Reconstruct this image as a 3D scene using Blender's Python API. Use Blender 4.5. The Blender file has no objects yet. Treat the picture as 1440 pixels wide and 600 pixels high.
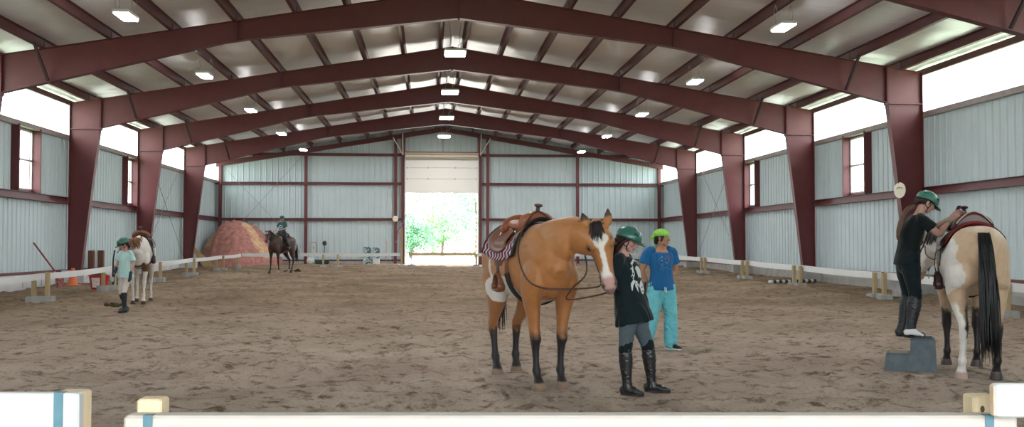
SKY = 4.2; SUN = 4.0; EXPO = 1.45
STAND = []   # (x, y, radius) spots where feet and hooves stand
RB = 27; BAYXY = (-5.86, 42.0)
import bpy, math, random
import numpy as np
from mathutils import Vector, Matrix, noise as mnoise
random.seed(7); rng = np.random.default_rng(7)
PI = math.pi
C = bpy.context.scene.collection
scene = bpy.context.scene

# ------------------------------------------------------------------ materials
def lin(c):
    return tuple((x/12.92 if x <= .04045 else ((x+.055)/1.055)**2.4) for x in c)
def rgb(r, g, b): return lin((r/255, g/255, b/255)) + (1,)
MATS = {}
def mat(name, col=(.5,.5,.5,1), rough=.6, spec=.4, metal=0, var=0, vscale=5, bump=0, bscale=20, vcol=False, sheen=0, col2=None, stretch=None, detail=4):
    """principled material with object-space noise variation and bump"""
    if name in MATS: return MATS[name]
    m = bpy.data.materials.new(name); m.use_nodes = True
    nt = m.node_tree; N = nt.nodes; L = nt.links
    b = N['Principled BSDF']
    b.inputs['Base Color'].default_value = col
    b.inputs['Roughness'].default_value = rough
    b.inputs['Specular IOR Level'].default_value = spec
    b.inputs['Metallic'].default_value = metal
    if sheen: b.inputs['Sheen Weight'].default_value = sheen; b.inputs['Sheen Roughness'].default_value = .4
    tc = N.new('ShaderNodeTexCoord'); src = tc.outputs['Object']
    if stretch:
        mp = N.new('ShaderNodeMapping'); mp.inputs['Scale'].default_value = stretch
        L.new(src, mp.inputs['Vector']); src = mp.outputs['Vector']
    out = None
    if vcol:
        at = N.new('ShaderNodeAttribute'); at.attribute_name = 'Col'; out = at.outputs['Color']
    if var or col2:
        n = N.new('ShaderNodeTexNoise'); n.inputs['Scale'].default_value = vscale; n.inputs['Detail'].default_value = detail
        L.new(src, n.inputs['Vector'])
        mx = N.new('ShaderNodeMix'); mx.data_type = 'RGBA'
        if col2:
            rp = N.new('ShaderNodeValToRGB'); rp.color_ramp.elements[0].position = .4; rp.color_ramp.elements[1].position = .62
            L.new(n.outputs['Fac'], rp.inputs['Fac']); L.new(rp.outputs['Color'], mx.inputs['Factor'])
            mx.inputs[6].default_value = col; mx.inputs[7].default_value = col2
        else:
            mx.blend_type = 'MULTIPLY'; mx.inputs['Factor'].default_value = 1
            rp = N.new('ShaderNodeMapRange'); rp.inputs['From Min'].default_value = .3; rp.inputs['From Max'].default_value = .7
            rp.inputs['To Min'].default_value = 1-var; rp.inputs['To Max'].default_value = 1+var
            L.new(n.outputs['Fac'], rp.inputs['Value'])
            cc = N.new('ShaderNodeCombineColor')
            for k in range(3): L.new(rp.outputs['Result'], cc.inputs[k])
            if out: L.new(out, mx.inputs[6])
            else: mx.inputs[6].default_value = col
            L.new(cc.outputs['Color'], mx.inputs[7])
        out = mx.outputs[2]
    if out: L.new(out, b.inputs['Base Color'])
    if bump:
        n2 = N.new('ShaderNodeTexNoise'); n2.inputs['Scale'].default_value = bscale; n2.inputs['Detail'].default_value = 3
        L.new(src, n2.inputs['Vector'])
        bp = N.new('ShaderNodeBump'); bp.inputs['Strength'].default_value = min(1, bump); bp.inputs['Distance'].default_value = .02*bump
        L.new(n2.outputs['Fac'], bp.inputs['Height']); L.new(bp.outputs['Normal'], b.inputs['Normal'])
    MATS[name] = m
    return m
def emis(name, col, strength):
    m = bpy.data.materials.new(name); m.use_nodes = True
    nt = m.node_tree; nt.nodes.clear()
    e = nt.nodes.new('ShaderNodeEmission'); e.inputs['Color'].default_value = col; e.inputs['Strength'].default_value = strength
    o = nt.nodes.new('ShaderNodeOutputMaterial'); nt.links.new(e.outputs[0], o.inputs[0])
    return m

# ------------------------------------------------------------------ mesh builder
class MB:
    def __init__(s): s.v = []; s.f = []; s.m = []; s.cur = 0
    def add(s, v, f):
        o = len(s.v); s.v += [tuple(p) for p in v]
        s.f += [tuple(i+o for i in q) for q in f]; s.m += [s.cur]*len(f); return s
    def box(s, lo, hi, M=None):
        x0,y0,z0 = lo; x1,y1,z1 = hi
        v = [(x0,y0,z0),(x1,y0,z0),(x1,y1,z0),(x0,y1,z0),(x0,y0,z1),(x1,y0,z1),(x1,y1,z1),(x0,y1,z1)]
        if M is not None: v = [tuple(M @ Vector(p)) for p in v]
        return s.add(v, [(0,3,2,1),(4,5,6,7),(0,1,5,4),(1,2,6,5),(2,3,7,6),(3,0,4,7)])
    def rbox(s, lo, hi, b, M=None):
        """box whose vertical edges and top rim are chamfered"""
        x0,y0,z0 = lo; x1,y1,z1 = hi
        def ring(d, z): 
            e = d
            return [(x0+e,y0+e+b,z),(x0+e+b,y0+e,z),(x1-e-b,y0+e,z),(x1-e,y0+e+b,z),(x1-e,y1-e-b,z),(x1-e-b,y1-e,z),(x0+e+b,y1-e,z),(x0+e,y1-e-b,z)]
        R = [ring(b,z0),ring(0,z0+b),ring(0,z1-b),ring(b,z1)]
        v = [p for r in R for p in r]
        if M is not None: v = [tuple(M @ Vector(p)) for p in v]
        f = [tuple(range(7,-1,-1)), tuple(range(24,32))]
        for k in range(3):
            for i in range(8): j=(i+1)%8; f.append((k*8+i,k*8+j,k*8+8+j,k*8+8+i))
        return s.add(v, f)
    def prism(s, poly, axis, a, b):
        """extrude 2-D polygon along axis ('x','y','z') from a to b; poly coords are the other two axes in order"""
        n = len(poly)
        def P(p, t): return {'x':(t,p[0],p[1]),'y':(p[0],t,p[1]),'z':(p[0],p[1],t)}[axis]
        v = [P(p,a) for p in poly]+[P(p,b) for p in poly]
        f = [tuple(range(n-1,-1,-1)), tuple(range(n,2*n))]+[(i,(i+1)%n,n+(i+1)%n,n+i) for i in range(n)]
        return s.add(v, f)
    def bar(s, p, q, w, h, up=(0,0,1)):
        p = Vector(p); q = Vector(q); d = (q-p).normalized(); u = Vector(up)
        sd = d.cross(u)
        if sd.length < 1e-4: sd = d.cross(Vector((1,0,0)))
        sd.normalize(); u = sd.cross(d).normalized()
        v = []
        for c in (p, q):
            for a, b in ((-1,-1),(1,-1),(1,1),(-1,1)): v.append(tuple(c+sd*a*w/2+u*b*h/2))
        return s.add(v, [(3,2,1,0),(4,5,6,7),(0,1,5,4),(1,2,6,5),(2,3,7,6),(3,0,4,7)])
    def tube(s, pts, rad, n=10, cap=True):
        pts = [Vector(p) for p in pts]
        if not hasattr(rad, '__len__'): rad = [rad]*len(pts)
        o = len(s.v); v = []; ref = None
        for i, p in enumerate(pts):
            d = (pts[min(i+1,len(pts)-1)]-pts[max(i-1,0)])
            d = d.normalized() if d.length > 1e-9 else Vector((0,0,1))
            if ref is None:
                ref = d.orthogonal().normalized()
            ref = (ref - d*ref.dot(d))
            ref = ref.normalized() if ref.length > 1e-6 else d.orthogonal().normalized()
            b = d.cross(ref)
            r = rad[i]
            ra, rb = (r if hasattr(r,'__len__') else (r, r))
            for k in range(n):
                a = 2*PI*k/n; v.append(tuple(p+ref*math.cos(a)*ra+b*math.sin(a)*rb))
        f = []
        for i in range(len(pts)-1):
            for k in range(n):
                j=(k+1)%n; f.append((i*n+k,i*n+j,(i+1)*n+j,(i+1)*n+k))
        if cap: f.append(tuple(range(n-1,-1,-1))); f.append(tuple(range((len(pts)-1)*n,len(pts)*n)))
        return s.add(v, f)
    def lathe(s, prof, c=(0,0,0), n=20, M=None):
        """prof: list of (r, z)"""
        v = []; f = []
        for r, z in prof:
            for k in range(n):
                a = 2*PI*k/n; p = Vector((c[0]+r*math.cos(a), c[1]+r*math.sin(a), c[2]+z))
                if M is not None: p = M @ p
                v.append(tuple(p))
        for i in range(len(prof)-1):
            for k in range(n):
                j=(k+1)%n; f.append((i*n+k,i*n+j,(i+1)*n+j,(i+1)*n+k))
        f.append(tuple(range(n-1,-1,-1))); f.append(tuple(range((len(prof)-1)*n,len(prof)*n)))
        return s.add(v, f)
    def ball(s, c, r, n=12, M=None):
        rx, ry, rz = r if hasattr(r,'__len__') else (r,r,r)
        v = []; f = []; m = n//2
        for i in range(m+1):
            t = PI*i/m
            for k in range(n):
                a = 2*PI*k/n
                p = Vector((rx*math.sin(t)*math.cos(a), ry*math.sin(t)*math.sin(a), rz*math.cos(t)))
                if M is not None: p = M @ p
                v.append((c[0]+p[0], c[1]+p[1], c[2]+p[2]))
        for i in range(m):
            for k in range(n):
                j=(k+1)%n; f.append((i*n+j,i*n+k,(i+1)*n+k,(i+1)*n+j))
        return s.add(v, f)
    def build(s, name, material=None, parent=None, smooth=False, mats=None):
        me = bpy.data.meshes.new(name); me.from_pydata(s.v, [], s.f)
        for m in (mats or [material]):
            if m: me.materials.append(m)
        if mats: me.polygons.foreach_set('material_index', s.m)
        if smooth: me.polygons.foreach_set('use_smooth', [True]*len(me.polygons))
        me.validate(); me.update()
        o = bpy.data.objects.new(name, me); C.objects.link(o)
        if parent is not None: o.parent = parent
        return o
def bevel(o, w, seg=2):
    m = o.modifiers.new('bevel','BEVEL'); m.width = w; m.segments = seg; m.limit_method = 'ANGLE'; return o
def autosmooth(o, ang=40):
    me = o.data
    me.polygons.foreach_set('use_smooth', [True]*len(me.polygons))
    me.set_sharp_from_angle(angle=math.radians(ang)); return o
def tag(o, label, cat, group=None, kind=None):
    o['label'] = label; o['category'] = cat
    if group: o['group'] = group
    if kind: o['kind'] = kind
    return o
def struct(o): o['kind'] = 'structure'; return o
def empty(name, loc=(0,0,0), rz=0, label=None, cat=None, group=None):
    o = bpy.data.objects.new(name, None); C.objects.link(o)
    o.location = loc; o.rotation_euler = (0,0,rz); o.empty_display_size = .2
    if label: tag(o, label, cat, group)
    return o
def copy_tree(o, parent=None):
    c = o.copy(); C.objects.link(c); c.parent = parent
    for ch in list(o.children): copy_tree(ch, c)
    return c
_gy = [-30,10,14,22,30,36,44,52,60]; _gz = [0,0,.07,.14,.23,.30,.37,.42,.44]
def GB(y): return float(np.interp(y, _gy, _gz))
# ================================================================== the hall
CX = .71; HW = 12.15; XL = CX-HW; XR = CX+HW; YE = 56.5; Y0 = -6.0; CAMZ = 1.45
FR = [18.33, 25.95, 33.57, 41.19, 48.81]
def zroof(x, off=0): return 8.05+off-.1635*abs(x-CX)

M_steel = mat('red_oxide_steel', rgb(100,46,49), rough=.45, spec=.45, var=.10, vscale=3)
M_steel2 = mat('red_oxide_purlin', rgb(90,52,54), rough=.5, spec=.4, var=.12, vscale=4)
M_dark = mat('dark_steel', rgb(58,42,46), rough=.5)
M_bolt = mat('zinc', rgb(190,186,180), rough=.4, metal=.6)
M_panel = mat('wall_panel_paint', rgb(190,205,209), rough=.38, spec=.5, var=.03, vscale=1.5)
M_conc = mat('concrete', rgb(168,168,164), rough=.9, spec=.2, var=.16, vscale=2.2, bump=.3, bscale=14)
M_concw = mat('painted_concrete', rgb(205,208,210), rough=.8, spec=.25, var=.10, vscale=1.6, bump=.2, bscale=12)
M_white = mat('white_rail', rgb(208,210,210), rough=.45, spec=.4, var=.03, vscale=3)
M_wood = mat('pine_post', rgb(170,152,116), rough=.75, spec=.2, var=.16, vscale=6, stretch=(8,8,.8), bump=.15, bscale=20)
M_woodh = mat('pine_board', rgb(184,162,124), rough=.75, spec=.2, var=.14, vscale=6, stretch=(.8,8,8))
M_block = mat('cast_block', rgb(158,158,156), rough=.92, spec=.15, var=.12, vscale=8, bump=.4, bscale=40)
M_led = emis('led_panel', (1,.985,.96,1), 45)
M_lamp = mat('lamp_housing', rgb(225,225,222), rough=.4)
M_wire = mat('steel_wire', rgb(170,168,168), rough=.4, metal=.4)

# ---- sand floor: height field with hoof prints, berms beside the walls
def vnoise(x, y, s, seed=0):
    r = np.random.default_rng(seed); n = 256; T = r.random((n, n))
    X = x/s; Y = y/s; xi = np.floor(X).astype(int); yi = np.floor(Y).astype(int)
    fx = X-xi; fy = Y-yi; fx = fx*fx*(3-2*fx); fy = fy*fy*(3-2*fy)
    a = T[xi%n, yi%n]; b = T[(xi+1)%n, yi%n]; c = T[xi%n, (yi+1)%n]; d = T[(xi+1)%n, (yi+1)%n]
    return (a*(1-fx)+b*fx)*(1-fy)+(c*(1-fx)+d*fx)*fy-.5
def ground_z(x, y, fine=True):
    x = np.asarray(x, float); y = np.asarray(y, float)
    z = np.interp(y, _gy, _gz)
    # raked ridge just inside each fence, trough at the wall
    for xf, s in ((CX-9.5, -1), (CX+10.3, 1)):
        z = z+.05*np.exp(-((x-xf+s*.9)/.6)**2)*np.clip((y-18)/6, 0, 1)-.05*np.exp(-((x-xf-s*.5)/.4)**2)*np.clip((y-18)/6, 0, 1)
    z = z+.05*vnoise(x,y,2.3,1)+.03*vnoise(x,y,.9,2)
    if fine:
        amp = np.clip(.8+vnoise(x,y,3.1,9)*1.2, .35, 1.4)
        z = z+amp*(.075*np.abs(vnoise(x,y,.34,3))-.018)+amp*.045*vnoise(x,y,.19,4)+.012*vnoise(x,y,.08,5)+.006*vnoise(x,y,.04,6)
    return z
def make_floor():
    ys = [2.2]
    while ys[-1] < YE+.2:
        d = ys[-1]; ys.append(d+max(.03, min(.16, .0016*d*d*.28+.012)))
    ys = np.array(ys)
    xs = np.arange(XL-.1, XR+.12, .045)
    X, Y = np.meshgrid(xs, ys, indexing='xy')
    Z = ground_z(X, Y)
    # hoof prints and boot scuffs
    prints = np.random.default_rng(3)
    for _ in range(2600):
        px = prints.uniform(XL+1, XR-1); py = 7+prints.random()**1.35*41
        r = prints.uniform(.06,.13); dep = prints.uniform(.02,.06)
        i0 = np.searchsorted(ys, py-3*r); i1 = np.searchsorted(ys, py+3*r); j0 = max(0,int((px-3*r-xs[0])/.045)); j1 = int((px+3*r-xs[0])/.045)+1
        if i1 <= i0 or j1 <= j0: continue
        d2 = ((X[i0:i1,j0:j1]-px)**2+(Y[i0:i1,j0:j1]-py)**2)/(r*r)
        Z[i0:i1,j0:j1] += -dep*np.exp(-d2*1.2)+dep*.45*np.exp(-(np.sqrt(d2)-1.45)**2*5)
    # calm the sand under feet so hooves and soles rest on it
    for (fx, fy, r) in STAND:
        w = np.exp(-(((X-fx)**2+(Y-fy)**2)/(r*r))**2)
        Z = Z*(1-w)+w*GB(fy)
    nx = len(xs); ny = len(ys)
    v = np.stack([X.ravel(), Y.ravel(), Z.ravel()], 1)
    idx = np.arange(nx*ny).reshape(ny, nx)
    f = np.stack([idx[:-1,:-1].ravel(), idx[:-1,1:].ravel(), idx[1:,1:].ravel(), idx[1:,:-1].ravel()], 1)
    me = bpy.data.meshes.new('floor')
    me.vertices.add(len(v)); me.vertices.foreach_set('co', v.ravel())
    me.loops.add(f.size); me.loops.foreach_set('vertex_index', f.ravel())
    me.polygons.add(len(f)); me.polygons.foreach_set('loop_start', np.arange(0, f.size, 4)); me.polygons.foreach_set('loop_total', np.full(len(f),4))
    me.polygons.foreach_set('use_smooth', np.ones(len(f), bool))
    me.update(); me.validate()
    m = bpy.data.materials.new('arena_sand'); m.use_nodes = True
    nt = m.node_tree; N = nt.nodes; L = nt.links; b = N['Principled BSDF']
    b.inputs['Roughness'].default_value = .95; b.inputs['Specular IOR Level'].default_value = .12
    tc = N.new('ShaderNodeTexCoord')
    def noise(sc, det, rough=.5, st=None):
        n = N.new('ShaderNodeTexNoise'); n.inputs['Scale'].default_value = sc; n.inputs['Detail'].default_value = det; n.inputs['Roughness'].default_value = rough
        if st:
            mp = N.new('ShaderNodeMapping'); mp.inputs['Scale'].default_value = st; L.new(tc.outputs['Object'], mp.inputs['Vector']); L.new(mp.outputs['Vector'], n.inputs['Vector'])
        else: L.new(tc.outputs['Object'], n.inputs['Vector'])
        return n
    def ramp(n, p0, c0, p1, c1):
        r = N.new('ShaderNodeValToRGB'); r.color_ramp.elements[0].position = p0; r.color_ramp.elements[0].color = c0
        r.color_ramp.elements[1].position = p1; r.color_ramp.elements[1].color = c1; L.new(n.outputs['Fac'], r.inputs['Fac']); return r
    def mixc(a, bb, fac, mode='MIX'):
        mx = N.new('ShaderNodeMix'); mx.data_type = 'RGBA'; mx.blend_type = mode
        if isinstance(fac, float): mx.inputs['Factor'].default_value = fac
        else: L.new(fac, mx.inputs['Factor'])
        L.new(a, mx.inputs[6])
        if isinstance(bb, tuple): mx.inputs[7].default_value = bb
        else: L.new(bb, mx.inputs[7])
        return mx.outputs[2]
    # pale greyish sand near the gate, browner churned sand down the middle of the school
    sx = N.new('ShaderNodeSeparateXYZ'); L.new(tc.outputs['Object'], sx.inputs[0])
    mr = N.new('ShaderNodeMapRange'); mr.inputs['From Min'].default_value = 11; mr.inputs['From Max'].default_value = 24; L.new(sx.outputs['Y'], mr.inputs['Value'])
    base = ramp(noise(.7, 4, .6), .35, rgb(160,144,132), .65, rgb(184,168,156)).outputs['Color']
    far = ramp(noise(.5, 5, .65), .38, rgb(122,104,86), .62, rgb(154,134,114)).outputs['Color']
    c = mixc(base, far, mr.outputs['Result'])
    clod = ramp(noise(4.5, 7, .72), .51, (0,0,0,1), .64, (.9,.9,.9,1)).outputs['Color']
    c = mixc(c, rgb(92,74,58), clod)
    c2 = ramp(noise(26, 4, .7), .56, (0,0,0,1), .7, (.8,.8,.8,1)).outputs['Color']
    c = mixc(c, rgb(126,102,78), c2)
    gr = ramp(noise(90, 2, .6), .3, (.86,.86,.86,1), .7, (1.1,1.1,1.1,1)).outputs['Color']
    c = mixc(c, gr, 1.0, 'MULTIPLY')
    L.new(c, b.inputs['Base Color'])
    n3 = noise(16, 6, .7)
    bp = N.new('ShaderNodeBump'); bp.inputs['Strength'].default_value = .9; bp.inputs['Distance'].default_value = .045
    L.new(n3.outputs['Fac'], bp.inputs['Height']); L.new(bp.outputs['Normal'], b.inputs['Normal'])
    me.materials.append(m)
    o = bpy.data.objects.new('floor', me); C.objects.link(o); struct(o)

# ---- ribbed wall sheets
def rib_sheet(mb, a0, a1, z0, z1, P, ph=0.0, ztop=None):
    """vertical ribbed sheet from a0 to a1 along a wall; P(a, depth, z) -> point; depth>0 towards the room"""
    prof = []; k = math.floor((a0-ph)/.305)-1
    while ph+k*.305 < a1+.305:
        c = ph+k*.305
        for da, d in ((-.045,0),(-.022,.032),(.022,.032),(.045,0),(.105,0),(.112,.006),(.128,.006),(.135,0),(.17,0),(.177,.006),(.193,.006),(.20,0)):
            prof.append((c+da, d))
        k += 1
    prof = [q for q in prof if a0 < q[0] < a1]
    prof = [(a0,0)]+prof+[(a1,0)]
    v = []; f = []
    for a, d in prof:
        v.append(P(a,d,z0)); v.append(P(a,d,z1 if ztop is None else ztop(a)))
    for i in range(len(prof)-1): f.append((2*i,2*i+2,2*i+3,2*i+1))
    mb.add(v, f)
WIN = [(29.45, 31.05), (39.75, 41.1)]
ZB = .65; ZG = 2.84; ZT = 4.80
def side_wall(side):
    s = 1 if side == 'right' else -1; X = CX+s*HW
    P = lambda a, d, z: (X-s*d, a, z)
    mb = MB()
    rib_sheet(mb, Y0, YE, ZB, ZG, P)
    cuts = [Y0]+[q for w in WIN for q in w]+[YE]
    for i in range(0, len(cuts), 2): rib_sheet(mb, cuts[i], cuts[i+1], ZG, ZT, P)
    for w in WIN: rib_sheet(mb, w[0], w[1], ZG, 2.95, P)
    w = mb.build('wall_'+side, M_panel); struct(w)
    # concrete stem wall with pilasters at the frames
    mb = MB(); mb.box((min(X,X+s*.25), Y0, -.4), (max(X,X+s*.25), YE, ZB))
    mb.box((min(X+s*.0,X-s*.06), Y0, -.4), (max(X,X-s*.06), YE, ZB-.03))
    for y in [2.97+1e-3, 10.65]+FR: mb.box((min(X,X-s*.75), y-.3, -.4), (max(X,X-s*.75), y+.3, ZB+.02))
    struct(mb.build('wall_%s_foundation'%side, M_concw if side == 'left' else M_conc))
    # daylight strip of clear sheet above the wall
    mb = MB(); rib_sheet(mb, Y0, YE, ZT, 6.08, lambda a, d, z: (X+s*.02-s*d, a, z))
    struct(mb.build('window_%s_skylight_strip'%side, M_clear))
    # windows: deep maroon jambs, sashes, panes
    for i, (a, b) in enumerate(WIN):
        mb = MB()
        def wb(y0,y1,z0,z1,d0,d1): mb.box((min(X+s*d0,X+s*d1), y0, z0), (max(X+s*d0,X+s*d1), y1, z1))
        wb(a-.02,a+.05,2.93,ZT,-.22,.1); wb(b-.05,b+.02,2.93,ZT,-.22,.1)
        wb(a,b,2.93,3.02,-.05,.1); wb(a,b,ZT-.08,ZT,-.05,.1)
        o = mb.build('window_%d'%(i+1 if s < 0 else i+3), M_steel); struct(o)
        mb = MB(); wb(a+.05,a+.11,3.02,ZT-.08,.0,.05); wb(b-.11,b-.05,3.02,ZT-.08,0,.05); wb(a+.05,b-.05,3.84,3.9,0,.05)
        wb(a+.05,b-.05,3.02,3.07,0,.05); wb(a+.05,b-.05,4.67,4.72,0,.05)
        mb.build('window_sash', M_white, o)
        mb = MB(); wb(a+.08,b-.08,3.05,4.70,.02,.026); mb.build('pane', M_glass, o)
    # girts and eave strut
    nm = side
    for z, h, lab, cat in ((ZG,.20,'maroon middle girt running along the %s wall below the windows','girt'),(ZT+.02,.14,'grey brown top girt of the %s wall under the bright eave strip','girt'),(5.94,.16,'eave strut at the top of the %s wall under the roof edge','strut')):
        mb = MB(); d = .20
        poly = [(0,-h/2),(-s*d,-h/2),(-s*d,-h/2+.03),(-s*(d-.01),-h/2+.03),(-s*(d-.01),-h/2+.01),(-s*.1,-h/2+.01),(-s*.1,h/2-.01),(-s*(d-.0),h/2-.01),(-s*d,h/2),(0,h/2)] if z == ZG else [(0,-h/2),(-s*(.16 if z < 5 else .08),-h/2),(-s*(.16 if z < 5 else .08),h/2),(0,h/2)]
        mb.prism([(X+p[0]-s*.035, z+p[1]) for p in poly], 'y', Y0, YE-.05)
        tag(mb.build('wall_girt' if z < 5 else 'eave_strut', M_steel if z == ZG else (M_girt if z < 5 else M_steel2)), lab%nm, cat)
    mb = MB(); mb.box((min(X-s*.03,X-s*.07),Y0,ZB-.03),(max(X-s*.03,X-s*.07),YE,ZB+.05))
    struct(mb.build('baseboard_'+side, M_steel))

M_girt = mat('galvanised_girt', rgb(150,140,136), rough=.4, var=.1)
M_glass = bpy.data.materials.new('window_glass'); M_glass.use_nodes = True
def _glass(m, tr, trans_col, mixf, rough=.3):
    nt = m.node_tree; nt.nodes.clear(); N = nt.nodes; L = nt.links
    t = N.new('ShaderNodeBsdfTransparent'); t.inputs[0].default_value = tr
    g = N.new('ShaderNodeBsdfGlossy'); g.inputs['Roughness'].default_value = .05
    d = N.new('ShaderNodeBsdfTranslucent'); d.inputs[0].default_value = trans_col
    mx = N.new('ShaderNodeMixShader'); mx.inputs[0].default_value = mixf
    L.new(t.outputs[0], mx.inputs[1]); L.new((d if mixf > .2 else g).outputs[0], mx.inputs[2])
    o = N.new('ShaderNodeOutputMaterial'); L.new(mx.outputs[0], o.inputs[0])
_glass(M_glass, (.95,.97,.98,1), (1,1,1,1), .08)
M_clear = bpy.data.materials.new('clear_fibreglass'); M_clear.use_nodes = True
_glass(M_clear, (.92,.95,.94,1), (.95,.97,.96,1), .45)

side_wall('left'); side_wall('right')

# ---- far end wall
DX0, DX1, DZ = -1.33, 2.60, 6.38
def end_wall():
    P = lambda a, d, z: (a, YE-d, z)
    mb = MB()
    top = lambda a: zroof(a, .08)
    rib_sheet(mb, XL, DX0, ZB, 9, P, ph=CX, ztop=top); rib_sheet(mb, DX1, XR, ZB, 9, P, ph=CX, ztop=top)
    # over the door, split at the ridge
    rib_sheet(mb, DX0, CX, DZ, 9, P, ph=CX, ztop=top); rib_sheet(mb, CX, DX1, DZ, 9, P, ph=CX, ztop=top)
    struct(mb.build('wall_far', M_panel))
    mb = MB(); mb.box((XL-.2,YE,-.4),(DX0,YE+.25,ZB)); mb.box((DX1,YE,-.4),(XR+.2,YE+.25,ZB))
    mb.box((XL,YE-.06,-.4),(DX0-.05,YE,ZB-.02)); mb.box((DX1+.05,YE-.06,-.4),(XR,YE,ZB-.02))
    struct(mb.build('wall_far_foundation', M_conc))
    mb = MB()
    mb.box((XL,YE-.08,ZB-.04),(DX0-.1,YE-.03,ZB+.04)); mb.box((DX1+.1,YE-.08,ZB-.04),(XR,YE-.03,ZB+.04))
    struct(mb.build('baseboard_far', M_steel))
    cnt = 0
    for z in (ZG, 4.76, 6.32):
        for a, b, sd in ((XL+.05, DX0-.12, 'left'), (DX1+.12, XR-.05, 'right')):
            mb = MB(); mb.prism([(YE-.04,z-.07),(YE-.2,z-.07),(YE-.2,z-.04),(YE-.19,z-.06),(YE-.13,z-.06),(YE-.13,z+.06),(YE-.2,z+.06),(YE-.2,z+.07),(YE-.04,z+.07)], 'x', a, b)
            lv = {ZG:'lowest', 4.76:'middle', 6.32:'uppermost'}[z]
            tag(mb.build('end_wall_girt', M_steel), '%s maroon girt across the far end wall to the %s of the tall door'%(lv, sd), 'girt')
    # posts
    for x, lab in ((XL+.32,'in the left corner behind the sand pile'),(-6.62,'left of the far wall behind the mounted rider'),(-1.85,'just left of the tall door carrying a round sign'),(3.12,'just right of the tall door'),(8.04,'mid way between the door and the right corner'),(XR-.3,'in the right corner')):
        mb = MB(); zt = zroof(x, -.42); 
        mb.box((x-.006,YE-.2,.4),(x+.006,YE-.05,zt)); mb.box((x-.075,YE-.22,.4),(x+.075,YE-.2,zt)); mb.box((x-.075,YE-.05,.4),(x+.075,YE-.035,zt))
        tag(mb.build('end_wall_post', M_steel), 'maroon steel end wall post '+lab, 'steel post')
    mb = MB()
    for x in (DX0-.1, DX1+.1):
        mb.box((x-.1,YE-.25,.3),(x+.1,YE-.03,zroof(x,-.42)))
    mb.box((DX0-.2,YE-.22,DZ),(DX1+.2,YE-.03,DZ+.12))
    struct(mb.build('trim_door_frame', M_steel))
    # end rafter
    for s in (-1, 1):
        mb = MB(); xa, xb = CX, CX+s*(HW-.1)
        za = zroof(xa,-.22); zb = zroof(xb,-.22); h = .24
        def pr(zo0, zo1, y0, y1):
            mb.add([(xa,y0,za+zo0),(xb,y0,zb+zo0),(xb,y0,zb+zo1),(xa,y0,za+zo1),(xa,y1,za+zo0),(xb,y1,zb+zo0),(xb,y1,zb+zo1),(xa,y1,za+zo1)],
                   [(0,1,2,3),(7,6,5,4),(0,4,5,1),(1,5,6,2),(2,6,7,3),(3,7,4,0)])
        pr(-h,0,YE-.18,YE-.16); pr(-h,-h+.015,YE-.28,YE-.06); pr(-.015,0,YE-.28,YE-.06)
        tag(mb.build('end_wall_rafter', M_steel), 'shallow maroon rafter closing the far gable, %s half'%('left' if s < 0 else 'right'), 'rafter')
end_wall()
# ---- unseen end wall added behind the camera to darken rafters, opening sized for fill light
mb = MB(); Pn = lambda a, d, z: (a, Y0+d, z)
rib_sheet(mb, XL, -6.0, -.2, 9, Pn, ztop=lambda a: zroof(a,.08)); rib_sheet(mb, 7.4, XR, -.2, 9, Pn, ztop=lambda a: zroof(a,.08)); rib_sheet(mb, -6.0, CX, 4.6, 9, Pn, ztop=lambda a: zroof(a,.08)); rib_sheet(mb, CX, 7.4, 4.6, 9, Pn, ztop=lambda a: zroof(a,.08))
struct(mb.build('wall_near', M_panel))
# ---- door: raised sectional door, three panels, hanging in the opening, tracks, wooden header roll
def far_door():
    d = MB()
    zs = [4.25, 5.02, 5.62, 6.02]
    for i in range(3):
        z0, z1 = zs[i], zs[i+1]
        d.rbox((DX0+.02,YE-.34,z0+.006),(DX1-.02,YE-.29,z1-.006), .008)
    o = d.build('door_1', mat('door_enamel', rgb(232,230,226), rough=.4)); struct(o)
    mb = MB()
    for x in (DX0+.1,-.1,1.35,DX1-.1):
        for z in zs[1:3]: mb.box((x-.03,YE-.36,z-.05),(x+.03,YE-.34,z+.05))
    mb.build('hinge', M_bolt, o)
    mb = MB()
    mb.box((DX0,YE-.5,6.10),(DX1,YE-.3,6.16)); mb.box((DX0-.02,YE-.52,6.34),(DX1+.02,YE-.3,6.42))
    mb.build('header_board', mat('tan_board', rgb(196,170,132), rough=.7), o)
    mb = MB(); mb.tube([(DX0,YE-.42,6.25),(DX1,YE-.42,6.25)], .085, 14); mb.build('spring_roll', M_white, o)
    mb = MB(); mb.box((DX0,YE-.285,4.27),(DX1,YE-.265,6.38)); mb.build('backing', M_panel, o)
    for s, x in ((-1,DX0),(1,DX1)):
        mb = MB(); mb.box((x-.03,YE-.4,.42),(x+.03,YE-.26,6.2)); mb.build('track', M_white, o)
        mb = MB(); mb.tube([(x+s*.12,YE-.45,6.3),(x+s*.12,YE-1.2,7.35)], .025, 6); mb.tube([(x+s*.12,YE-.45,6.3),(x+s*.62,YE-1.2,7.15)], .025, 6)
        mb.build('track_hanger', M_white, o)
far_door()

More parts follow.
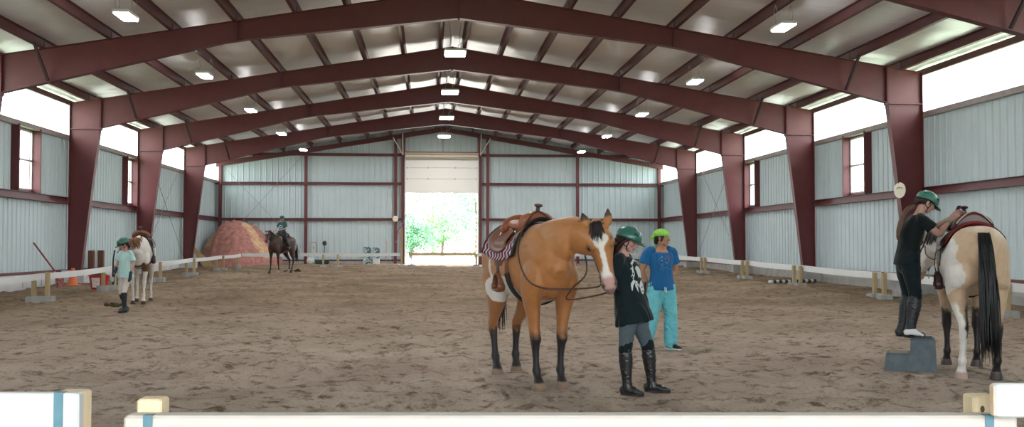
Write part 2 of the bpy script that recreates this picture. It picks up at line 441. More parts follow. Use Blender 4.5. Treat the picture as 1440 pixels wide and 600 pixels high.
# ---- main frames
prof_b = [(11.04,5.12),(5.75,6.42),(5.15,6.52),(0,7.12)]
def rz(x): return 7.85-.1635*x
def frame(y, lab, braces=True):
    root = empty('portal_frame', (CX,y,.65), 0, lab, 'steel frame', 'maroon steel portal frames')
    Z = -.65
    for s in (-1, 1):
        nm = 'left' if s < 0 else 'right'
        mb = MB()
        W = lambda x, z: (s*x, z+Z)
        mb.prism([W(11.57,.67),W(11.95,.67),W(11.95,5.90),W(11.04,6.045),W(11.04,5.10)], 'y', -.006, .006)
        mb.box(*sorted2((s*11.95,-.11,.67+Z),(s*11.965,.11,5.93+Z)))
        plate(mb, (s*11.57,.67+Z),(s*11.045,5.10+Z), .11, .015)
        mb.box(*sorted2((s*11.04,-.11,5.04+Z),(s*11.058,.11,6.10+Z)))
        mb.box(*sorted2((s*11.05,-.10,5.085+Z),(s*11.95,.10,5.10+Z)))
        plate(mb, (s*11.03,6.055+Z),(s*11.98,5.90+Z), .11, .012)
        mb.box(*sorted2((s*11.52,-.13,.655+Z),(s*12.0,.13,.68+Z)))
        mb.build('column', M_steel, root)
        mb = MB()
        poly = [W(11.02,rz(11.02)),W(0,7.85)]+[W(a,b) for a,b in reversed(prof_b)]
        mb.prism(poly, 'y', -.006, .006)
        plate(mb, (s*11.03,rz(11.03)+Z),(0,7.85+Z), .11, .012)
        for k in range(3): plate(mb, (s*prof_b[k][0],prof_b[k][1]+Z),(s*prof_b[k+1][0],prof_b[k+1][1]+Z), .11, .012)
        mb.box(*sorted2((s*11.01,-.11,5.06+Z),(s*11.03,.11,6.08+Z)))
        mb.box(*sorted2((s*.004,-.11,7.06+Z),(s*.02,.11,7.86+Z)))
        mb.box(*sorted2((s*5.44,-.1,6.49+Z),(s*5.45,.1,rz(5.45)+Z)))
        mb.build('rafter', M_steel, root)
        if braces:
            zb = float(np.interp(9.9,[5.75,11.04],[6.42,5.12]))
            mb = MB(); mb.bar((s*10.03,-.72,rz(10.03)+.02+Z),(s*9.92,-.08,zb+.03+Z), .06, .05); mb.build('flange_brace', M_dark, root)
    return root
def sorted2(a, b): return tuple(min(p,q) for p,q in zip(a,b)), tuple(max(p,q) for p,q in zip(a,b))
def plate(mb, p, q, hw, t):
    """flange plate: from (x,z) p to q, half width hw in y, thickness t"""
    d = Vector((q[0]-p[0], q[1]-p[1])); n = Vector((-d.y, d.x)).normalized()*t/2
    poly = [(p[0]+n.x,p[1]+n.y),(p[0]-n.x,p[1]-n.y),(q[0]-n.x,q[1]-n.y),(q[0]+n.x,q[1]+n.y)]
    mb.prism(poly, 'y', -hw, hw)
names = {2:'nearest portal frame, its right half just cut by the photo corner', }
frame(18.33, 'nearest maroon steel frame, only its right rafter showing in the top right corner')
frame(25.95, 'maroon steel frame spanning the whole picture top, second from the camera')
frame(33.57, 'maroon steel frame, third from the camera, whole span in view')
frame(41.19, 'maroon steel frame, fourth from the camera, smaller and further back')
frame(48.81, 'farthest full maroon steel frame, just before the far end wall')
frame(10.7, 'maroon steel frame overhead beside the camera, nearest of all')

# ---- purlins: Z sections on the rafters
PX = [.36,1.55,2.78,4.02,5.47,7.0,8.45,10.03,11.4]
ordn = ['first','second','third','fourth','fifth','sixth','seventh','eighth','ninth']
for s in (-1, 1):
    for i, x in enumerate(PX):
        X = CX+s*x; zt = zroof(X)-.004; mb = MB(); t = .008
        poly = [(X-s*.07,zt+.012),(X,zt),(X,zt-.19),(X+s*.07,zt-.2),(X+s*.07,zt-.18),(X+s*.075,zt-.18),(X+s*.078,zt-.208),(X-s*t,zt-.2),(X-s*t,zt-.01),(X-s*.07,zt+.002)]
        mb.prism(poly, 'y', Y0, YE-.05)
        # bolted clip over each frame
        for y in FR: mb.box((min(X,X-s*.02),y-.1,zt-.2),(max(X,X-s*.02),y+.1,zt-.03))
        tag(mb.build('roof_purlin', M_steel2), '%s maroon purlin down from the ridge on the %s roof slope'%(ordn[i], 'left' if s < 0 else 'right'), 'purlin', 'roof purlins')

# ---- insulation ceiling sagging between purlins
def ceiling():
    edges = [0.0]+PX+[12.2]
    us = []
    for a, b in zip(edges[:-1], edges[1:]):
        n = 8
        for k in range(n): us.append((a+(b-a)*k/n, math.sin(PI*k/n)*.05*min(1,(b-a)/1.2)))
    us.append((12.2, 0))
    ys = np.arange(Y0, YE+.1, .12)
    v = []; cols = [(-u, s) for u, s in reversed(us)]+us[1:]
    A = np.array(cols)
    X, Y = np.meshgrid(A[:,0], ys); S, _ = np.meshgrid(A[:,1], ys)
    wr = .022*vnoise(X*1.0+3,Y,.5,21)*1+.03*np.abs(vnoise(X*.35,Y,.22,22))+.02*vnoise(X,Y,1.3,23)
    # belly near each rafter is pulled up, mid bay sags
    ph = np.abs(((Y-FR[0])/7.62+.5)%1-.5)*2
    Z = 8.06-.1635*np.abs(X)-S*(.45+.75*ph)-wr*(S>0.001)
    vv = np.stack([X.ravel()+CX, Y.ravel(), Z.ravel()],1); nx = len(cols); ny = len(ys)
    idx = np.arange(nx*ny).reshape(ny,nx)
    f = np.stack([idx[:-1,:-1].ravel(), idx[1:,:-1].ravel(), idx[1:,1:].ravel(), idx[:-1,1:].ravel()],1)
    me = bpy.data.meshes.new('ceiling'); me.from_pydata(vv.tolist(), [], f.tolist())
    me.polygons.foreach_set('use_smooth', [True]*len(f)); me.update()
    m = mat('roof_insulation_facing', rgb(236,236,238), rough=.36, spec=.7, metal=.25, var=.05, vscale=2, bump=.6, bscale=4, stretch=(.7,4,1))
    me.materials.append(m); o = bpy.data.objects.new('ceiling', me); C.objects.link(o); struct(o)
    mb = MB()
    for s in (-1,1):
        xa, xb = CX, CX+s*12.5
        mb.add([(xa,Y0-.3,zroof(xa,.12)),(xb,Y0-.3,zroof(xb,.12)),(xb,YE+.4,zroof(xb,.12)),(xa,YE+.4,zroof(xa,.12)),
                (xa,Y0-.3,zroof(xa,.18)),(xb,Y0-.3,zroof(xb,.18)),(xb,YE+.4,zroof(xb,.18)),(xa,YE+.4,zroof(xa,.18))],
               [(0,1,2,3),(7,6,5,4),(0,4,5,1),(1,5,6,2),(2,6,7,3),(3,7,4,0)])
    struct(mb.build('ceiling_roof_sheet', M_panel))
ceiling()

# ---- LED fixtures
def led_proto(ridge):
    root = empty('high_bay_light', (0,0,0))
    w, d = (.29,.38) if ridge else (.15,.38)
    mb = MB(); mb.rbox((-w-.02,-d-.02,0),(w+.02,d+.02,.07), .015); mb.build('housing', M_lamp, root)
    mb = MB(); mb.rbox((-w,-d,-.03),(w,d,.005), .01); mb.build('diffuser', M_led, root)
    for s in (-1, 1):
        mb = MB(); h = .82 if ridge else .42
        mb.tube([(s*.17,-.0,.07),(s*.12,0,.07+h*.5),(s*.17,0,.07+h)], .006, 5)
        if not ridge: mb.tube([(s*.17,0,.07),(s*.22,0,.07+h*.5),(s*.17,0,.07+h)], .006, 5)
        mb.build('hanging_wire', M_wire, root)
    if ridge:
        mb = MB(); mb.tube([(0.05,0,.07),(.1,.02,.25),(.28,.03,.35),(.36,0,.55),(.37,0,.85)], .011, 6); mb.build('power_cord', M_wire, root)
    return root
pr_, ps_ = led_proto(True), led_proto(False)
dist = ['second nearest','third nearest','third farthest','second farthest','farthest']
used = {True: False, False: False}
for row, x, z, rg in (('ridge', CX, 6.95, True), ('left', -6.33, 6.22, False), ('right', 7.71, 6.22, False)):
    for k in range(-1, 5):
        y = 22.14+7.62*k
        if rg and k == 0: pass
        p = pr_ if rg else ps_
        o = copy_tree(p) if used[rg] else p
        used[rg] = True
        o.location = (x, y, z)
        dl = ['unseen','nearest','second','middle','second farthest','farthest'][k+1]
        tag(o, 'glowing rectangular LED light, %s one of the %s row%s'%(dl, row, '' if rg else ' hanging on wires'), 'ceiling light', 'LED lights hanging from the roof')
# ---- cross bracing rods
def crossed(a, b, c, d, lab):
    root = empty('cross_bracing', a, 0, lab, 'brace', 'crossed brace rods')
    for p, q in ((a,b),(c,d)):
        o = Vector(a); mb = MB(); mb.tube([Vector(p)-o, Vector(q)-o], .012, 6); mb.build('brace_rod', M_girt, root)
for s, nm in ((-1,'left'),(1,'right')):
    X = CX+s*(HW-.3)
    crossed((X,41.5,5.6),(X,48.5,.75),(X+s*.03,48.5,5.6),(X+s*.03,41.5,.75), 'pair of thin brace rods crossing on the %s wall before the farthest frame'%nm)
crossed((-10.9,YE-.36,5.6),(-6.8,YE-.36,1.3),(-6.8,YE-.40,6.2),(-10.9,YE-.40,1.6), 'pair of thin brace rods crossing on the far wall behind the rider')

# ---- round plates on the steel with a faint worn mark
def letter_disc(loc, rot, r, lab):
    root = empty('round_sign', loc, 0, lab, 'sign'); root.rotation_euler = rot
    mb = MB(); mb.lathe([(r,0),(r,.012),(r*.96,.016)], n=28); autosmooth(mb.build('plate', mat('cream_disc', rgb(236,230,212), rough=.5), root))
    mb = MB(); mb.tube([(-.45*r,.12*r,.017),(-.38*r,.32*r,.017),(-.12*r,.38*r,.017),(0,.2*r,.017),(.1*r,.36*r,.017),(.36*r,.34*r,.017),(.42*r,.1*r,.017)], .055*r, 6)
    mb.build('worn_mark', mat('worn_grey_mark', rgb(140,130,120), rough=.7), root)
letter_disc((-1.85,YE-.23,ZG+.03), (PI/2,0,0), .155, 'round cream sign on the steel post left of the tall far door')
letter_disc((12.02,25.82,2.86), (PI/2,0,-math.atan2(1,.35)), .20, 'round cream sign on the inner edge of the big right hand column')
# ================================================================== fences
_fp = {'n':0}
def post_mesh(h, w=.09):
    mb = MB(); mb.rbox((-w/2,-w/2,0),(w/2,w/2,h), .006); return mb
def fence_post(x, y, h, lab, rz_=0, grp='wooden fence posts set in concrete blocks', bw=.28, sink=.02):
    z = GB(y)-sink
    root = empty('fence_post', (x,y,z), rz_, lab, 'fence post', grp)
    mb = MB(); w = .045
    mb.rbox((-w,-w,.10),(w,w,h+sink), .006); mb.build('timber', M_wood, root)
    mb = MB(); b = bw/2; mb.rbox((-b,-b,-.03),(b,b,.155), .012)
    mb.build('concrete_base', M_block, root)
    return root
def fence_rail(p, q, lab, h=.14, t=.035, m=None, grp='white fence rails', name='fence_rail', sag=.02):
    mb = MB(); p = Vector(p); q = Vector(q); n = 8
    pts = [p.lerp(q, i/n)-Vector((0,0,math.sin(PI*i/n)*sag)) for i in range(n+1)]
    d = (q-p); d.z = 0; d.normalize(); sd = Vector((-d.y,d.x,0))*t/2
    v = []; f = []
    for c in pts:
        v += [tuple(c-sd-Vector((0,0,h/2))),tuple(c+sd-Vector((0,0,h/2))),tuple(c+sd+Vector((0,0,h/2))),tuple(c-sd+Vector((0,0,h/2)))]
    for i in range(n):
        for k in range(4): j=(k+1)%4; f.append((i*4+k,i*4+j,(i+1)*4+j,(i+1)*4+k))
    f += [(3,2,1,0),tuple(n*4+k for k in range(4))]
    mb.add(v, f); o = mb.build(name, m or M_white); tag(o, lab, 'fence rail', grp); return o
LX = -8.75; RX = 10.65
LY = [19.5, 24.3, 29.3, 34.2, 39.0, 44.4, 49.2]
near = ['unseen','nearest','second nearest','third nearest','third farthest','second farthest','corner']
for i, y in enumerate(LY):
    top = .66 if y < 30 else .62
    fence_post(LX-.13, y-.05, top-.02, 'wall side wooden post of the %s pair along the left fence'%near[i])
    if i < 6: fence_post(LX+.13, y+.05, top+.02, 'arena side wooden post of the %s pair along the left fence'%near[i])
for i in range(6):
    a, b = LY[i], LY[i+1]
    fence_rail((LX-.005,a+.02,GB(a)+.58),(LX+.005,b-.02,GB(b)+.58), 'white rail of the left fence between its %s and %s posts'%(near[i] if i else 'unseen', near[i+1]))
RY = [13.5, 18.75, 24.0, 29.55, 34.6, 40.0, 45.4, 49.2]
near = ['unseen','hidden','nearest','second nearest','third nearest','fourth nearest','second farthest','corner']
for i, y in enumerate(RY):
    fence_post(RX-.02, y+.24, .64, 'far wooden post of the %s pair along the right fence'%near[i], bw=.30)
    if i < 7: fence_post(RX+.0, y-.24, .64, 'near wooden post of the %s pair along the right fence'%near[i], bw=.30)
for i in range(7):
    a, b = RY[i], RY[i+1]
    fence_rail((RX+.08,a+.12,GB(a)+.57),(RX+.08,b-.12,GB(b)+.57), 'white rail of the right fence reaching the %s posts'%near[i+1], h=.16)
FYF = 49.5
fx = [('left corner',-8.0),('',-4.85),('',-4.18),('flag',-1.30)]
for x, lab in ((-4.98,'square wooden post on a block behind the rider horse tail, left of its twin'),(-4.30,'square wooden post on a block, right of its twin on the far fence')):
    fence_post(x, FYF-.1, .62, lab)
t = fence_post(-1.32, FYF-.1, 2.05, 'tall wooden post beside the far door holding the flag')
fence_post(2.2, FYF-.1, .62, 'wooden post on the far fence right of the tall door')
fence_post(6.4, FYF-.1, .62, 'wooden post on the far fence behind the person in blue')
fence_rail((-8.75,FYF,GB(FYF)+.60),(-5.2,FYF,GB(FYF)+.62), 'white far fence rail in front of the sand pile', h=.15)
fence_rail((-5.35,FYF-.04,GB(FYF)+.60),(-1.3,FYF-.04,GB(FYF)+.62), 'white far fence rail in front of the patterned boards', h=.15)
fence_rail((2.25,FYF,GB(FYF)+.60),(6.4,FYF,GB(FYF)+.60), 'white far fence rail right of the door, behind the dun horse', h=.15)
fence_rail((6.45,FYF,GB(FYF)+.60),(RX,FYF,GB(FYF)+.60), 'white far fence rail meeting the right corner', h=.15)
# gate bar across the doorway on a thin stand
root = empty('gate_bar', (0,FYF+.05,GB(FYF)), 0, 'bare wooden bar across the bright doorway on a thin white stand', 'gate')
mb = MB(); mb.rbox((-1.02,-.03,.56),(2.18,.03,.70), .006); mb.build('bar', M_woodh, root)
mb = MB(); mb.tube([(-.86,0,.1),(-.86,0,.57)], .03, 8); mb.build('stand', M_white, root)
mb = MB(); mb.rbox((-1.02,-.15,-.02),(-.70,.15,.15), .02); mb.build('concrete_base', M_block, root)
# panel gate, white bars, beyond the door's right jamb
root = empty('panel_gate', (2.45,YE+.3,.42), 0, 'white barred metal gate swung open at the right edge of the far doorway', 'gate')
mb = MB()
for z in (.1,.35,.6,.85,1.1,1.4): mb.tube([(-.45,0,z),(.2,0,z)], .022, 6)
mb.build('bar', M_white, root); mb = MB(); mb.tube([(-.45,0,0),(-.45,0,1.45)], .028, 8); mb.build('upright', M_white, root)

# ---- foreground fence
M_wood_lit = mat('pine_post_lit', rgb(226,206,174), rough=.75, spec=.2, var=.10, vscale=6, stretch=(8,8,.8))  # pine post colour lightened, strong light from behind the camera put into it
M_tape = mat('blue_tape', rgb(92,134,150), rough=.5, var=.08, vscale=30)
M_endgrain = mat('board_end_grain', rgb(222,196,168), rough=.8, var=.15, vscale=30)
def oriented(p, q):
    d = Vector(q)-Vector(p); return math.atan2(d.y, d.x)
a = -.0787
def local_root(name, x, y, lab, cat, grp=None): return empty(name, (x,y,0), a, lab, cat, grp)
r = local_root('timber_rail', -1.065, 3.745, 'long whitewashed timber rail crossing the bottom of the photo', 'fence rail')
mb = MB(); mb.rbox((0,0,.766),(3.12,.088,.856), .010); mb.build('timber', mat('whitewashed_timber', rgb(206,200,194), rough=.7, var=.06, vscale=9, stretch=(1,8,8), bump=.12, bscale=30), r)
for x, y, lab, hh in ((-.997,3.88,'square wooden post rising behind the left end of the whitewashed rail',.90),(1.985,3.64,'square wooden post with a dark knot behind the right end of the rail',.912)):
    r = local_root('gate_post', x, y, lab, 'fence post', 'posts by the camera')
    mb = MB(); mb.rbox((-.045,-.045,-.02),(.045,.045,hh), .007); mb.build('timber', M_wood_lit, r)
    if x > 0:
        mb = MB(); mb.ball((-.012,-.0455,.865),(.008,.003,.013),10); mb.build('knot', mat('dark_knot', rgb(92,70,60), rough=.9), r)
r = local_root('white_board', -1.171, 3.603, 'wide white board in the bottom left corner with a strip of blue tape', 'fence board')
mb = MB(); mb.rbox((-1.6,-.0,.50),(0,.04,.956), .005); mb.build('face', M_white, r)
mb = MB(); mb.box((0,.004,.505),(.003,.036,.95)); mb.build('end_edge', mat('white_edge', rgb(184,188,192)), r)
r = local_root('gate_post', -1.222, 3.715, 'wooden post half hidden behind the white board in the lower left corner', 'fence post', 'posts by the camera')
mb = MB(); mb.rbox((-.045,-.045,-.02),(.045,.045,.95), .006); mb.build('timber', M_wood_lit, r)
r = local_root('white_board', 1.913, 3.41, 'wide white board in the lower right corner with an open end', 'fence board')
mb = MB(); mb.rbox((0.0,-.0,.866),(1.6,.04,.98), .006); mb.build('face', M_white, r)
mb = MB(); mb.box((-.003,.006,.874),(.0,.034,.972)); mb.build('open_end', M_endgrain, r)
r = local_root('gate_post', 2.75, 3.41, 'wooden post behind the white board beyond the lower right corner', 'fence post', 'posts by the camera')
mb = MB(); mb.rbox((-.045,-.045,-.02),(.045,.045,.95), .006); mb.build('timber', M_wood_lit, r)
def tape(x, y, z0, z1, w, lab, lean=0):
    r = local_root('blue_tape', x, y, lab, 'tape', 'strips of blue tape on the near fence')
    mb = MB(); mb.box((-w/2,-.0045,z0),(w/2,-.0015,z1)); mb.box((-w/2,-.0045,z1),(w/2,.03,z1+.0025)); mb.build('strip', M_tape, r)
tape(-1.236, 3.608, .60, .956, .03, 'blue tape strip down the white board at the lower left')
tape(-.978, 3.738, .768, .856, .032, 'blue tape strip wrapped on the left end of the whitewashed rail')
tape(1.945, 3.507, .768, .856, .03, 'blue tape strip on the rail where the lower right board starts')

# ================================================================== things along the left wall
root = empty('muck_tub', (-9.22,30.0,GB(30)-.01), .3, 'red muck tub with a white paper notice, beside the left fence posts', 'tub')
M_red = mat('red_plastic', rgb(206,40,48), rough=.4)
mb = MB(); mb.lathe([(.20,0),(.21,.01),(.27,.36),(.30,.37),(.30,.40),(.262,.40),(.20,.05)], n=28); autosmooth(mb.build('shell', M_red, root))
mb = MB(); mb.ball((0,0,.36),(.255,.255,.10),16); mb.build('manure', mat('dark_manure', rgb(62,58,44), rough=1, bump=.6, bscale=30), root, smooth=True)
for s in (-1,1):
    mb = MB(); mb.tube([(s*.29,-.06,.38),(s*.33,-.05,.33),(s*.33,.05,.33),(s*.29,.06,.38)], .012, 6); mb.build('rope_handle', M_white, root)
mb = MB(); v=[];f=[]
for k in range(7):
    t = -PI/2-.3-.55+.9*k/6
    for z, r_ in ((.06,.229),(.33,.275)): v.append((r_*math.cos(t), r_*math.sin(t), z))
for k in range(6): f.append((2*k,2*k+2,2*k+3,2*k+1))
mb.add(v,f); mb.build('paper_notice', mat('paper', rgb(238,232,230), rough=.8), root)
mb = MB()
for j, z in enumerate((.27,.23,.19,.12)):
    for k in range(5):
        t = -PI/2-.3-.42+.15*k; r_ = .236+(z-.06)/.27*.046
        if (k+j)%4 != 3: mb.box((r_*math.cos(t)-.012,r_*math.sin(t)-.001,z-.006),(r_*math.cos(t)+.012,r_*math.sin(t)+.001,z+.006))
mb.build('printed_line', mat('notice_print', rgb(190,140,140)), root)
root = empty('traffic_cone', (-10.6,32.0,GB(32)-.0), 0, 'orange traffic cone at the foot of the left wall column', 'cone')
M_or = mat('cone_orange', rgb(232,120,78), rough=.5)
mb = MB(); mb.rbox((-.2,-.2,0),(.2,.2,.03), .01); mb.build('base', M_or, root)
mb = MB(); mb.lathe([(.15,.03),(.14,.05),(.05,.50),(.045,.52),(.02,.52)], n=20); autosmooth(mb.build('body', M_or, root))
root = empty('garden_pump', (-10.6,30.9,GB(30.9)), 0, 'small mottled red can with a flowery top near the left wall', 'can')
mb = MB(); mb.lathe([(.085,0),(.10,.02),(.12,.26),(.11,.27)], n=16); autosmooth(mb.build('can', mat('mottled_red', rgb(150,58,58), rough=.6, col2=rgb(196,150,150), vscale=25), root))
mb = MB(); g = random.Random(5)
for k in range(26): mb.ball((g.uniform(-.14,.14),g.uniform(-.1,.1),.29+g.uniform(0,.16)),(.03,.03,.025),6)
mb.build('blossom', mat('pink_blossom', rgb(196,92,110), rough=.8, col2=rgb(236,214,214), vscale=40), root)
mb = MB(); mb.tube([(-11.36,30.95,1.52),(-10.95,32.3,.30)], .024, 8); o = mb.build('leaning_pole', mat('rust_red_pole', rgb(140,70,66), rough=.6)); tag(o, 'thin rust red pole leaning on the left wall', 'pole')
for x, y, lab in ((-11.2,35.6,'left one of two short brown posts at the left wall'),(-11.2,36.6,'right one of two short brown posts at the left wall')):
    mb = MB(); mb.rbox((x-.09,y-.09,.2),(x+.09,y+.09,1.28), .015); tag(mb.build('brown_post', mat('brown_wood', rgb(110,74,58), rough=.8, var=.15, stretch=(6,6,1))), lab, 'post')
# anchor bolts and hoses on the left stem wall
for i, (y, z) in enumerate(((23.2,.46),(25.0,.48),(30.2,.52),(31.6,.5))):
    mb = MB(); mb.ball((XL+.07,y,z),(.03,.045,.03),8); mb.bar((XL+.07,y,z-.01),(XL+.09,y-.03,GB(y)+.02),.008,.008)
    tag(mb.build('wall_hook', M_dark), 'small dark hook on the low left wall with a hanging lead, %s from the camera'%['first','second','third','fourth'][i], 'hook', 'hooks on the low wall')
# right side
def cblock(x, y, z, w, d, h, lab, rz_=0):
    root = empty('concrete_block', (x,y,z), rz_, lab, 'block')
    mb = MB(); mb.rbox((-w/2,-d/2,0),(w/2,d/2,h), .012); mb.build('body', M_block, root)
    return root
cblock(11.85, 25.2, GB(26)-.02, .42, .55, .40, 'large grey concrete block lying by the right wall behind the mounting woman', .1)
o = empty('striped_pole', (11.45,32.2,GB(32.2)+.06), 0, 'white and dark striped ground pole lying by the right wall', 'pole')
d_ = Vector((1.55,.75,0)).normalized(); L_ = 2.0
for k in range(16):
    p = d_*(L_*(k/16-.5)); q = d_*(L_*((k+1)/16-.5))
    if k == 0: mbw, mbd = MB(), MB()
    (mbw if k % 2 == 0 else mbd).tube([p, q], .055, 12)
mbw.build('white_band', M_white, o); mbd.build('dark_band', mat('dark_band', rgb(70,58,54)), o)
# far corner
root = empty('patterned_board', (-3.30,YE-.9,.42), 0, 'tall board with a dark teal and white mottled pattern, left of its pair', 'board', 'patterned boards leaning by the far wall')
M_pat = mat('mottled_pattern', rgb(58,86,96), rough=.6, col2=rgb(196,212,214), vscale=11, detail=1)
mb = MB(); mb.rbox((-.21,-.04,0),(.21,.04,.94), .008); mb.build('panel', M_pat, root)
c = copy_tree(root); c.location = (-2.84,YE-.9,.42); c['label'] = 'shorter mottled teal board standing behind the white bucket'
c.children[0].scale = (.9,1,.97)
root = empty('white_bucket', (-2.80,YE-1.25,.42), 0, 'small square white tub in front of the shorter patterned board', 'bucket')
mb = MB(); mb.rbox((-.17,-.15,0),(.17,.15,.33), .02); mb.build('body', M_white, root)
root = empty('shovel', (-5.62,YE-.45,.42), 0, 'upside down shovel leaning on the far wall right of the rider', 'shovel')
mb = MB(); mb.tube([(0,-.1,.0),(.02,.1,1.05)], .02, 8); mb.build('handle', M_dark, root)
mb = MB(); mb.ball((.02,.11,1.14),(.12,.035,.13),12); mb.build('blade', mat('blade', rgb(52,56,62), rough=.5), root, smooth=True)
root = empty('hand_cart', (-6.05,YE-1.0,.42), 0, 'low dark green cart with a white bag by the far wall', 'cart')
mb = MB(); mb.rbox((.05,-.2,.05),(.75,.2,.28), .03); mb.build('tray', mat('dark_green', rgb(44,66,60)), root)
mb = MB(); mb.ball((-.2,0,.2),(.22,.18,.2),12); mb.ball((-.12,-.05,.33),(.12,.1,.1),10); mb.build('white_bag', mat('bag', rgb(214,220,220), rough=.7), root, smooth=True)
root = empty('rake', (-2.32,YE-.4,.42), 0, 'thin rake leaning on the far wall right of the patterned boards', 'rake')
mb = MB(); mb.tube([(0,0,0),(0,.15,1.25)], .014, 6); mb.build('handle', mat('pale_handle', rgb(190,160,160)), root)
mb = MB(); mb.bar((-.05,.15,1.1),(-.05,.15,1.42),.05,.03); mb.build('head', mat('pink_head', rgb(196,150,146)), root)
root = empty('framed_notice', (-6.2,YE-.06,1.32), 0, 'small pinkish framed notice on the far wall near the shovel', 'notice')
mb = MB()
for b in (((-.15,-.02,-.3),(.15,0,-.27)),((-.15,-.02,.27),(.15,0,.3)),((-.15,-.02,-.27),(-.12,0,.27)),((.12,-.02,-.27),(.15,0,.27))): mb.box(*b)
mb.build('frame', mat('pink_frame', rgb(180,130,128)), root)
mb = MB(); mb.box((-.12,-.012,-.27),(.12,-.004,.27)); mb.build('sheet', M_panel, root)
mb = MB(); mb.ball((0,-.016,0),(.03,.004,.09),8); mb.build('drawing', mat('pink_frame', rgb(180,130,128)), root)
# flag on an angled staff
root = empty('flag', (-1.32,FYF-.17,GB(FYF)+1.55), 0, 'stars and stripes flag drooping from a dark staff on the tall wooden post', 'flag')
mb = MB(); mb.tube([(-.30,-.03,-.10),(-.05,-.03,.42),(.24,-.03,1.05-.02)], .013, 6); mb.build('staff', mat('staff', rgb(70,66,72)), root)
M_fr = mat('flag_red', rgb(176,44,62), rough=.8); M_fw = mat('flag_white', rgb(232,226,230), rough=.8); M_fb = mat('flag_blue', rgb(60,62,110), rough=.8)
nu, nv = 26, 24
def fpt(u, v):   # u along staff (hoist), v down the fly, hanging in folds
    bx = .16-.40*u; bz = .86-.82*u
    x = bx-.28*v*(1-.3*u)+.0; z = bz-.02-v*(.95-.30*u)
    return (x+.025*math.sin(u*9+v*4), -.05+.055*math.sin(u*14+v*2.2)*(.4+v), z+.01*math.sin(v*9))
V = [fpt(i/nu*.62, j/nv) for i in range(nu+1) for j in range(nv+1)]
st = [MB(), MB(), MB()]
faces = [[],[],[]]
for i in range(nu):
    for j in range(nv):
        k = 2 if (i < nu*7//13 and j < nv*.4) else (0 if int(i*13/nu)%2 == 0 else 1)
        faces[k].append((i*(nv+1)+j,(i+1)*(nv+1)+j,(i+1)*(nv+1)+j+1,i*(nv+1)+j+1))
for k, (nm, m_) in enumerate((('red_stripes',M_fr),('white_stripes',M_fw),('blue_canton',M_fb))):
    mb = MB(); mb.add(V, faces[k]); o = mb.build(nm, m_, root, smooth=True)
    sm = o.modifiers.new('s','SOLIDIFY'); sm.thickness = .004
mb = MB(); cc = 0
for i in range(4):
    for j in range(3):
        p = fpt((i*3+1.2)/nu*.62, (j*3+1.2)/nv); mb.ball((p[0],p[1]-.006,p[2]),(.013,.004,.013),6)
mb.build('stars', M_fw, root)
# ---- stored footing pile in the far left corner
def sstep_(t): t = max(0,min(1,t)); return t**.8
def pile():
    nx, ny = 90, 70
    x0, x1, y0, y1 = XL+.09, -6.9, 50.3, YE-.30
    v = []; col = []
    for j in range(ny+1):
        for i in range(nx+1):
            x = x0+(x1-x0)*i/nx; y = y0+(y1-y0)*j/ny
            dx = (x+9.95)/(2.35 if x > -9.95 else 1.9); dy = (y-54.4)/3.3
            r = math.sqrt(dx*dx+dy*dy*(1 if y < 54.4 else .15))
            h = 2.55*max(0, 1-r)**.75 if r < 1 else 0
            h = 2.28*max(0.0, 1-r**2.1)
            n = mnoise.noise(Vector((x*1.3,y*1.3,1)))*.16+mnoise.noise(Vector((x*4,y*4,5)))*.09+abs(mnoise.noise(Vector((x*9,y*9,2))))*.07
            z = .38+h+n*min(1,h*2)-(.12 if h <= 0 else 0)
            v.append((x,y,z))
            # paler crust along the crest's right shoulder and at the left edge
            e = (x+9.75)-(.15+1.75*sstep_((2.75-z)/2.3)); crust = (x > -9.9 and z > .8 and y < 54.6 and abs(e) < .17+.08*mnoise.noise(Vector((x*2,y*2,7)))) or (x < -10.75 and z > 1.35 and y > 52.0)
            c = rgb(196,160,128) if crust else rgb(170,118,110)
            col.append(c)
    f = [(j*(nx+1)+i,j*(nx+1)+i+1,(j+1)*(nx+1)+i+1,(j+1)*(nx+1)+i) for j in range(ny) for i in range(nx)]
    mb = MB(); mb.add(v,f); o = mb.build('sand_pile', mat('red_footing', rough=.95, vcol=True, var=.28, vscale=5, bump=1, bscale=9, detail=6), smooth=True)
    a_ = o.data.color_attributes.new('Col','FLOAT_COLOR','POINT'); a_.data.foreach_set('color', np.array(col).ravel())
    tag(o, 'tall heap of reddish footing sand with a tan crust in the far left corner', 'sand pile')
pile()
for i in range(4):
    x = XL+.45+i*.13
    mb = MB(); mb.bar((x-.25,49.35+.05*i,1.75-.18*i),(x+.60,49.25+.05*i,.46),.12,.035,up=(0,1,0))
    tag(mb.build('plank', M_woodh), '%s of the pale planks leaning in the corner left of the sand pile'%['tallest','second tallest','third tallest','shortest'][i], 'plank', 'planks leaning by the pile')
mb = MB(); g = random.Random(4)
for k in range(12): mb.ball((g.gauss(0,.12),g.gauss(0,.09),.02+g.random()*.05),(.06,.055,.04),12)
o = mb.build('droppings', mat('dung', rgb(70,62,40), rough=1, bump=.5, bscale=30)); o.location = (-6.62,22.6,GB(22.6)); tag(o, 'dark green brown droppings on the sand beside the girl in boots', 'droppings')
mb = MB()
for k in range(10): mb.ball((g.gauss(0,.16),g.gauss(0,.14),.02+g.random()*.08),(.08,.07,.05),8)
o = mb.build('droppings', mat('dung')); o.location = (-5.55,43.2,GB(43.2)); tag(o, 'small dark heap on the sand behind the bay horse', 'droppings')

